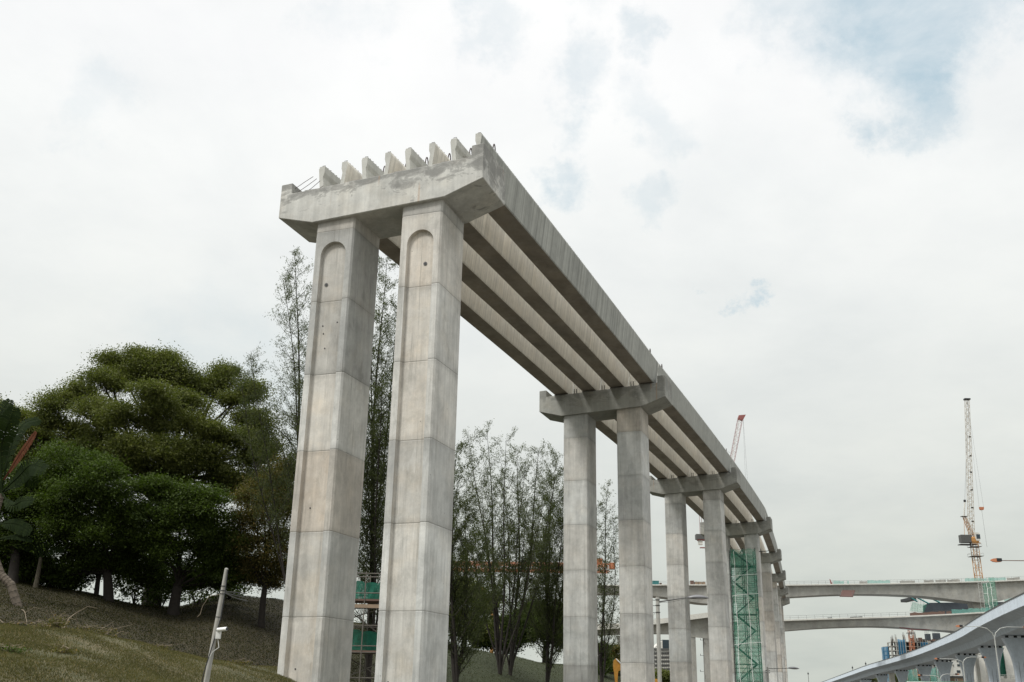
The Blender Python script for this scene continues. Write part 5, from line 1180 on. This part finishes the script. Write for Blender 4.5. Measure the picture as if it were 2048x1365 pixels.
mb = MB(); mb.box(af.x - 1.2, af.x + 1.2, -.9, .9, af.z - .2, af.z); mb.build('frame_platform', MT['steel'], t)
mb = MB(); q1 = Q(1929.5, 1003) - O; mb.tube(af, q1, .32, .28, n=6); mb.build('rope_pack', MT['lightcon'], t)
mb = MB(); mb.box(q1.x - .35, q1.x + .35, -.4, .4, q1.z - .3, q1.z + .6); mb.build('pulley_block', MT['dark'], t)
mb = MB(); mb.tube(q1, jr.lerp(jt, .9), .05, n=3); mb.build('luffing_rope', MT['wire'], t)
hb = Q(1963, 1017, -14) - O
for dx in (-.9, .9): mb = MB(); mb.tube(jt, hb + Vector((dx, 0, .5)), .035, n=3); mb.build('hoist_rope', MT['wire'], t)
mb = MB(); mb.loft([[(hb.x - a, hb.y - .5, z), (hb.x + a, hb.y - .5, z), (hb.x + a, hb.y + .5, z), (hb.x - a, hb.y + .5, z)] for a, z in ((.55, hb.z - .7), (.75, hb.z - .3), (.85, hb.z + .45))]); mb.build('hook_block', MT['orange'], t)
mb = MB(); mb.tube(hb, Q(1974, 1095, -14) - O, .05, n=3); mb.build('sling', MT['wire'], t)

# red luffing crane standing behind the viaduct
YR = 330.
def Q2(px, py, dy=0): return at(px, py, YR + dy)
base = Q2(1436, 1200); t = empty('tower_crane', (base.x, base.y, 0), 0, 'red and white luffing crane jib rising behind the third and fourth spans of the viaduct', 'crane'); O = Vector((base.x, base.y, 0))
zs_ = Q2(1432, 1085).z; mb = MB(); lattice(mb, (0, 0, 0), (0, 0, zs_), 1.8, bays=20, r=.13, side=(1, 0, 0)); mb.build('mast', MT['red'], t)
mb = MB(); mb.box(-1.2, 1.2, -1.2, 1.2, zs_, zs_ + 2.2); mb.build('slewing_unit', MT['red'], t)
jr = Vector((.8, 0, zs_ + 2)); jt = Q2(1481, 835) - O
mb = MB(); lattice(mb, jr, jt, 1.5, bays=30, r=.045, side=(1, 0, 0)); mb.build('jib', MT['red'], t)
mb = MB(); mb.tube(jr + Vector((-.5, -.5, 0)), jt + Vector((-.6, -.6, -1)), .09); mb.build('jib_walkway', MT['lightcon'], t)
h = Q2(1486, 832) - O; mb = MB(); mb.loft([[(jt.x - .9, -.6, jt.z - .8), (jt.x + .6, -.6, jt.z - 1.2), (jt.x + .6, .6, jt.z - 1.2), (jt.x - .9, .6, jt.z - .8)], [(jt.x - .6, -.5, jt.z + .6), (h.x + .9, -.5, h.z + .3), (h.x + .9, .5, h.z + .3), (jt.x - .6, .5, jt.z + .6)]]); mb.build('jib_head', MT['red'], t)
cw = Q2(1400, 1077) - O
mb = MB(); mb.box(cw.x - 1.4, cw.x + 1.5, -1.2, 1.2, cw.z - .4, cw.z + 1.2); mb.build('counterweight', MT['steel'], t)
mb = MB(); mb.box(cw.x - .9, 0, -1, 1, cw.z - .75, cw.z - .35); mb.build('counter_deck', MT['red'], t)
mb = MB(); mb.box(cw.x - .6, cw.x + .7, -.7, .7, cw.z - 2.1, cw.z - .75); mb.build('hanging_weight', MT['lightcon'], t)
for px_ in (1397.5, 1401.5): mb = MB(); mb.tube(Q2(px_ + 2.5, 1070) - O, Q2(px_, 1005) - O, .08, n=3); mb.build('pendant_line', MT['red'], t)
mb = MB(); lo = Q2(1405, 1096) - O; mb.box(lo.x - .8, .5, -.6, .6, lo.z - .12, lo.z + .12); mb.build('lower_platform', MT['red'], t)
for px_ in (1490, 1494): mb = MB(); mb.tube(h, Q2(px_ + 1, 960, 0) - O, .03, n=3); mb.build('hoist_rope', MT['wire'], t)
mb = MB(); mb.tube(Q2(1455, 903) - O, jr.lerp(jt, .68), .04, n=3); mb.build('guy_line', MT['wire'], t)

# orange gantry jib behind the feathery trees
YG = 165.
a = at(850, 1120, YG); t = empty('tower_crane', (at(1168, 1140, YG).x, YG, 0), 0, 'orange horizontal jib crane crossing behind the feathery trees', 'crane'); O = Vector((at(1168, 1140, YG).x, YG, 0))
A = at(850, 1126, YG) - O; B = at(1219, 1131, YG) - O
mb = MB(); lattice(mb, A + Vector((0, 0, -.4)), B + Vector((0, 0, -.4)), 1.5, d=1.1, bays=36, r=.075, side=(0, 1, .25)); mb.build('jib', MT['orange'], t)
mb = MB(); lattice(mb, A + Vector((0, 2.5, -.4)), B + Vector((0, 2.5, -.4)), 1.2, d=1.0, bays=36, r=.07, side=(0, 1, .25)); mb.build('jib', MT['orange'], t)
mb = MB(); mb.box(B.x, B.x + .8, -.8, .8, B.z - .6, B.z + .35); mb.build('counterweight', MT['orange'], t)
mb = MB(); q = at(1198, 1128, YG) - O; mb.box(q.x - .4, q.x + .5, -.6, .6, q.z - .1, q.z + .8); mb.build('winch', MT['orange'], t)
for i in range(4): mb = MB(); q = at(1204 + i * 5, 1127, YG) - O; mb.tube((q.x, -.6, q.z - .6), (q.x, -.6, q.z + .35), .03); mb.build('rail_post', MT['orange'], t)
mb = MB(); lattice(mb, (0, 1.2, 0), (0, 1.2, B.z), 1.6, bays=10, r=.1, side=(1, 0, 0)); mb.build('mast', MT['orange'], t)
YG = 150.; a = at(985, 1232, YG); t = empty('mobile_crane', (a.x, YG, 0), 0, 'small orange boom with a red tip leaning behind the feathery trees', 'crane'); O = Vector((a.x, YG, 0))
mb = MB(); tip = at(964, 1180, YG) - O; mb.tube((0, 0, 2.4), at(985, 1232, YG) - O, .32, .22, n=5); mb.tube(at(985, 1232, YG) - O, tip, .2, .12, n=5); mb.build('boom', MT['yellow'], t)
mb = MB(); mb.box(tip.x - .5, tip.x + .25, -.2, .2, tip.z - .1, tip.z + .35); mb.build('boom_tip', MT['orange'], t)
mb = MB(); mb.box(-2.4, 1.6, -1.2, 1.2, .9, 2.4); mb.build('body', MT['yellow'], t)
mb = MB(); mb.tube((-1.6, -1.3, .5), (-1.6, 1.3, .5), .5, n=12); mb.build('wheel', MT['dark'], t); mb = MB(); mb.tube((1, -1.3, .5), (1, 1.3, .5), .5, n=12); mb.build('wheel', MT['dark'], t)

# crane masts by the tower block
YB = 600.
def tcrane(label, pb, yt, yb, w_, mat, Y, rings_):
    a = at(pb, yt, Y); t = empty('tower_crane', (a.x, a.y, 0), 0, label, 'crane', 'crane masts near the unfinished tower block'); mb = MB(); lattice(mb, (0, 0, 0), (0, 0, a.z), w_, bays=int(a.z / w_ / .9), r=w_ * .075, side=(1, 0, 0)); mb.build('mast', MT[mat], t)
    for y in rings_:
        z = at(pb, y, Y).z; mb = MB(); mb.box(-w_ * .9, w_ * .9, -w_ * .9, w_ * .9, z - .15, z + .15); mb.build('platform', MT['dark'], t)
    return t, a.z
t, z = tcrane('orange lattice crane mast rising out of the unfinished tower block', 1819, 1245, 1300, 2.1, 'orange', YB - 4, (1257, 1266.5))
mb = MB(); mb.box(-1.3, 1.3, -1.3, 1.3, z, z + 1.4); mb.build('slewing_unit', MT['orange'], t)
t, z = tcrane('pale red lattice crane mast right of the unfinished tower block', 1906, 1250, 1300, 1.9, 'orange', YB - 60, ())
mb = MB(); mb.box(-1.3, 1.3, -1.3, 1.3, z, z + 1.4); mb.build('slewing_unit', MT['orange'], t)
Yq = 420.; a = at(1917, 1264, Yq); t = empty('piling_rig', (a.x, a.y, 0), 0, 'dark piling rig with yellow head just above the ramp, beside the pale red crane mast', 'crane')
mb = MB(); mb.tube((0, 0, 0), (0, 0, a.z), .45, n=6); mb.build('leader', MT['dark'], t); mb = MB(); mb.box(-.7, .7, -.6, .6, a.z - 2.5, a.z); mb.build('head', MT['excav'], t); mb = MB(); mb.box(-.8, .6, -.7, .7, a.z - 4, a.z - 2.5); mb.build('motor', MT['red'], t)
mb = MB(); mb.path([(.4, 0, a.z - 6), (1.6, 0, a.z - 3.6), (3.4, 0, a.z - 2.9), (5.4, 0, a.z - 2.6)], .13, n=5); mb.build('hose_boom', MT['red'], t)

# ------------------------------------------------------------------ unfinished tower block
def Q4(px, py, dy=0): return at(px, py, YB + dy)
A = Q4(1764, 1330); B4 = Q4(1900, 1330); t = empty('unfinished_tower_block', (A.x, A.y, 0), 0, 'unfinished concrete tower block with blue netting and bare columns beyond the ramp', 'building'); O = Vector((A.x, A.y, 0)); wB = B4.x - A.x; DB = 14
def X4(px): return (Q4(px, 1300) - O).x
roofz = Q4(1830, 1284).z; FH = (Q4(1830, 1284).z - Q4(1830, 1292.8).z)
nf = int(roofz / FH) + 1
for i in range(nf):
    z = roofz - i * FH
    if z < 0: break
    x0 = X4(1793) if i == 0 else X4(1783)
    mb = MB(); mb.box(x0, wB, 0, DB, z - .35, z); mb.build('floor_slab', MT['farcon'], t)
for px in (1784, 1794, 1812.5, 1823, 1836.5, 1843, 1858, 1862, 1876, 1884, 1899):
    zt_ = roofz - FH * (1 if px < 1790 else 0) + (1.0 if px > 1850 else 0)
    for y in (.15, DB * .5, DB - .8): mb = MB(); mb.box(X4(px) - .35, X4(px) + .35, y, y + .7, 0, zt_ - .36); mb.build('column', MT['farcon'], t)
mb = MB(); mb.box(X4(1796), X4(1898), DB * .35, DB * .37, 0, roofz - .4); mb.build('interior_shade_wall', MT['darkcon'], t)  # near-black wall added so the open floors read as shaded inside
for (xa, xb, ya) in ((1796, 1811, 1278.5), (1841, 1856.5, 1284)):
    netgrid('blue_net', (X4(xa), -.5, roofz - 9 * FH), (X4(xb) - X4(xa), 0, 0), (0, 0, 9 * FH + (Q4(1800, ya).z - roofz)), 6, 14, .12, MT['netb'], t, jag=.5)
    for k in range(4): mb = MB(); x = X4(xa) + (X4(xb) - X4(xa)) * k / 3; mb.tube((x, -.75, roofz - 9 * FH), (x, -.75, roofz + 1), .09, n=4); mb.build('net_post', MT['galv'], t)
netgrid('blue_net', (X4(1783) - .6, 3, roofz - 9 * FH), (0, 11, 0), (-.2, 0, 8.0 * FH), 3, 12, .12, MT['netb'], t, jag=.6)
netgrid('blue_net', (X4(1776), -.9, Q4(1770, 1327).z), (X4(1790) - X4(1776), 0, 0), (0, 0, 2.2), 5, 3, .12, MT['netb'], t, jag=.8)
for (xa, xb, ya, yb, ysc) in ((1857, 1865.5, 1268, 1284, 'core'), (1872.5, 1885, 1266.5, 1284, 'core')):
    z1 = Q4(xa, ya).z; mb = MB(); mb.box(X4(xa) + .5, X4(xb) - .5, 1.2, 3.2, 0, z1 - 3.2); mb.build('lift_core', MT['farcon'], t); mb = MB(); mb.box(X4(xa), X4(xb), .8, 3.4, z1 - 3.4, z1); mb.build('core_formwork', MT['darkcon'], t)
    for k in range(7): mb = MB(); x = X4(xa) + (X4(xb) - X4(xa)) * k / 6; mb.tube((x, 3, z1), (x, 3, z1 + 1.6 + random.random()), .05, n=3); mb.build('rebar', MT['rebar'], t)
for px, yt, w_, ln in ((1784, 1276, .9, 1.2), (1790, 1278, 1.2, -.4), (1787, 1280, .6, 0), (1796, 1274, 1.0, -.3), (1786, 1279, 1.2, 0), (1812.5, 1270, 1.6, -.4), (1810, 1274, .6, 0), (1823, 1272, .9, 0), (1834, 1267.5, 1.1, 0)):
    z1 = Q4(px, yt).z; zb_ = roofz - (FH if px < 1790 else 0); mb = MB(); x = X4(px); mb.loft([[(x - w_ / 2, .5, zb_ - .3), (x + w_ / 2, .5, zb_ - .3), (x + w_ / 2, 1.6, zb_ - .3), (x - w_ / 2, 1.6, zb_ - .3)], [(x - w_ * .3 + ln, .5, z1), (x + w_ * .3 + ln, .5, z1), (x + w_ * .3 + ln, 1.4, z1), (x - w_ * .3 + ln, 1.4, z1)]]); mb.build('rising_column', MT['farcon'], t)
    for q in (-.3, 0, .3): mb = MB(); mb.tube((x + q + ln, 1, z1 - .2), (x + q * 1.2 + ln * 1.15, 1, z1 + 1.3 + .4 * abs(q)), .06, n=3); mb.build('rebar', MT['rebar'], t)
for k in range(16): mb = MB(); px = 1826 + k * 4.6; z1 = roofz + random.uniform(1.2, 2.6); x = X4(px); mb.box(x - random.uniform(.5, 1.4), x + random.uniform(.4, 1.4), 1, 2, roofz, z1 * .35 + roofz * .65 if k % 2 else z1); mb.build('formwork_panel', MT['brown' if k % 3 else 'steel'], t)

# ------------------------------------------------------------------ buildings and columns low in the picture
def block(name, label, xa, xb, ytop, Y, depth, mat, rows_=(), win='glass', extra=None):
    A = at(xa, ytop, Y); B = at(xb, ytop, Y); t = empty(name, (A.x, Y, 0), 0, label, 'building'); W_ = B.x - A.x; H = A.z
    mb = MB(); mb.box(0, W_, 0, depth, 0, H); mb.build('wall', MT[mat], t)
    mb = MB(); mb.box(-.3, W_ + .3, -.3, depth + .3, H, H + .5); mb.build('roof', MT['steel'], t)
    for (x0, x1, y0, y1) in rows_:
        f = at(x0, y0, Y).x - A.x; g = at(x1, y0, Y).x - A.x; z1 = at(x0, y0, Y).z; z0 = at(x0, y1, Y).z
        mb = MB(); mb.box(f - .15, g + .15, -.08, .02, z0 - .15, z1 + .15); wn = mb.build('window', MT['lightcon'], t)
        mb = MB(); mb.box(f, g, -.13, -.081, z0, z1); mb.build('pane', MT[win], wn)
    return t, W_, H
rws = [(1306 + i * 4.0, 1309 + i * 4.0, 1305 + j * 8, 1309.5 + j * 8) for i in range(9) for j in range(6)]
t, W_, H = block('office_block', 'pale grey office block with small windows, seen between the second and third piers', 1304, 1345, 1301, 260, 14, 'white', rws, 'steel')
mb = MB(); mb.box(W_ * .55, W_, 1, 8, H + .5, H + 2.6); mb.build('roof_plant', MT['glass'], t)
mb = MB(); mb.loft([[(W_ * .1, 1, H + .5), (W_ * .55, 1, H + .5), (W_ * .55, 8, H + .5), (W_ * .1, 8, H + .5)], [(W_ * .45, 1, H + 2.0), (W_ * .55, 1, H + 2.4), (W_ * .55, 8, H + 2.4), (W_ * .45, 8, H + 2.0)]]); mb.build('roof_slope', MT['lightcon'], t)
block('flat_roofed_building', 'long pale building with grey flat roof low in the gap of the second pier', 1196, 1262, 1301, 230, 20, 'white', [(1200 + i * 9, 1206 + i * 9, 1308, 1314) for i in range(6)])
t, W_, H = block('white_building', 'white building with dark square windows under the blue grey ramp', 1898, 1930, 1318, 420, 14, 'white', [(1903, 1907, 1329, 1334), (1913, 1919, 1321.5, 1324), (1914, 1923, 1329, 1333), (1913, 1920, 1341, 1346)])
block('site_building', 'low hut with brown roof under the blue grey ramp, behind the green sign', 1908, 1926, 1356, 300, 8, 'wood', [(1911, 1914, 1359, 1362)])
def bare_pier(label, xa, xb, xc, ytop, Y, mat='farcon', mat2=None):
    A = at(xa, ytop, Y); B = at(xb, ytop, Y); t = empty('concrete_pier', (A.x, Y, 0), 0, label, 'pier', 'square concrete piers under the blue grey ramp'); W_ = B.x - A.x; D_ = (xc - xb) / FPX * Y * 1.6 + .8
    mb = MB(); mb.loft([[(0, 0, 0), (W_ * 1.02, 0, 0), (W_ * 1.02, D_, 0), (0, D_, 0)], [(0, 0, A.z), (W_, 0, A.z), (W_, D_, A.z), (0, D_, A.z)]]); mb.build('stem', MT[mat], t)
    mb = MB(); mb.box(-.12, W_ + .12, -.12, D_ + .12, A.z, A.z + .5); mb.build('cap', MT[mat], t); return t, W_, D_, A.z
bare_pier('beige concrete pier between the second and third flared piers', 1956, 1967.5, 1973, 1308, 262, 'lightcon')
bare_pier('narrow pale pier right of the third flared pier', 1944.5, 1948.5, 1952, 1324, 300, 'lightcon')
bare_pier('narrow pale pier right of the fourth flared pier', 1899, 1906, 1908, 1330, 330, 'lightcon')
bare_pier('narrow pale pier right of the sixth flared pier', 1780, 1789, 1791, 1348, 380, 'lightcon')
bare_pier('brown grey pier left of the beige one', 1947, 1955, 1957, 1322, 310, 'farcon')
t, W_, D_, H = bare_pier('broad beige pier with dark netted side at the right, behind the tall twin lamp', 2005, 2026, 2030, 1287, 232, 'lightcon')
mb = MB(); mb.box(-2.3, 0, .2, D_ - .2, at(2000, 1352, 232).z, H - .2); mb.build('netted_panel', MT['netd'], t)
mb = MB(); a = at(1999, 1356, 228); 
for x in (-2.4, -1.2, 0, 1.2, 2.4): mb.tube((x, -1.5, at(2000, 1357, 230).z), (x, -1.5, at(2000, 1350, 230).z), .05, n=4)
mb.tube((-2.4, -1.5, at(2000, 1350, 230).z), (2.4, -1.5, at(2000, 1350, 230).z), .05, n=4); mb.tube((-2.4, -1.5, at(2000, 1354, 230).z), (2.4, -1.5, at(2000, 1354, 230).z), .05, n=4); mb.build('guard_rail', MT['galv'], t)
mb = MB(); mb.box(-2.6, 2.8, -1.6, 0, at(2000, 1364, 230).z, at(2000, 1357, 230).z); mb.build('pier_table', MT['lightcon'], t)
# netted low structures and far trees under the ramp
for lab, xa, xb, yt, Y, m_ in (('green netted scaffold behind the fifth and sixth flared piers', 1814, 1834, 1336, 420, 'netl'), ('pale green netted scaffold behind the fourth flared pier', 1858, 1880, 1332, 430, 'netl'), ('bright green net strip beside the fourth flared pier', 1874, 1882, 1334, 300, 'net')):
    A = at(xa, yt, Y); B = at(xb, yt, Y); t = empty('netted_scaffold', (A.x, Y, 0), 0, lab, 'scaffold'); W_ = B.x - A.x
    for x in (0, W_ / 2, W_): mb = MB(); mb.tube((x, .6, 0), (x, .6, A.z), .1, n=4); mb.build('standard', MT['galv'], t)
    for z in range(2, int(A.z), 2): mb = MB(); mb.tube((0, .6, z), (W_, .6, z), .07, n=3); mb.build('ledger', MT['galv'], t)
    netgrid('safety_net', (0, 0, 0), (W_, 0, 0), (0, 0, A.z), 7, 8, .35, MT[m_], t, jag=1.0)
for i, (px, py, rp, Y) in enumerate(((1742, 1362, 13, 460), (1794, 1358, 9, 440), (1822, 1362, 12, 450), (1868, 1360, 12, 460), (1917, 1350, 11, 445))):
    lab = ['round tree at the low left end of the ramp', 'small tree right of the seventh flared pier', 'green tree below the netted scaffold under the ramp', 'green tree behind the fourth flared pier under the ramp', 'dark tree below the white building'][i]
    broad_tree('far_tree', lab, px, Y, [(px - rp * .5, py, rp, Y), (px + rp * .5, py + 2, rp * .9, Y), (px, py - rp * .3, rp * .8, Y)], MT['leaf_big'], per=7, leaf=.7, trunk_r=.3, clr=.5, base_z=0, sub=5, sub_clumps=5, core=16, group='trees beyond the ramp')
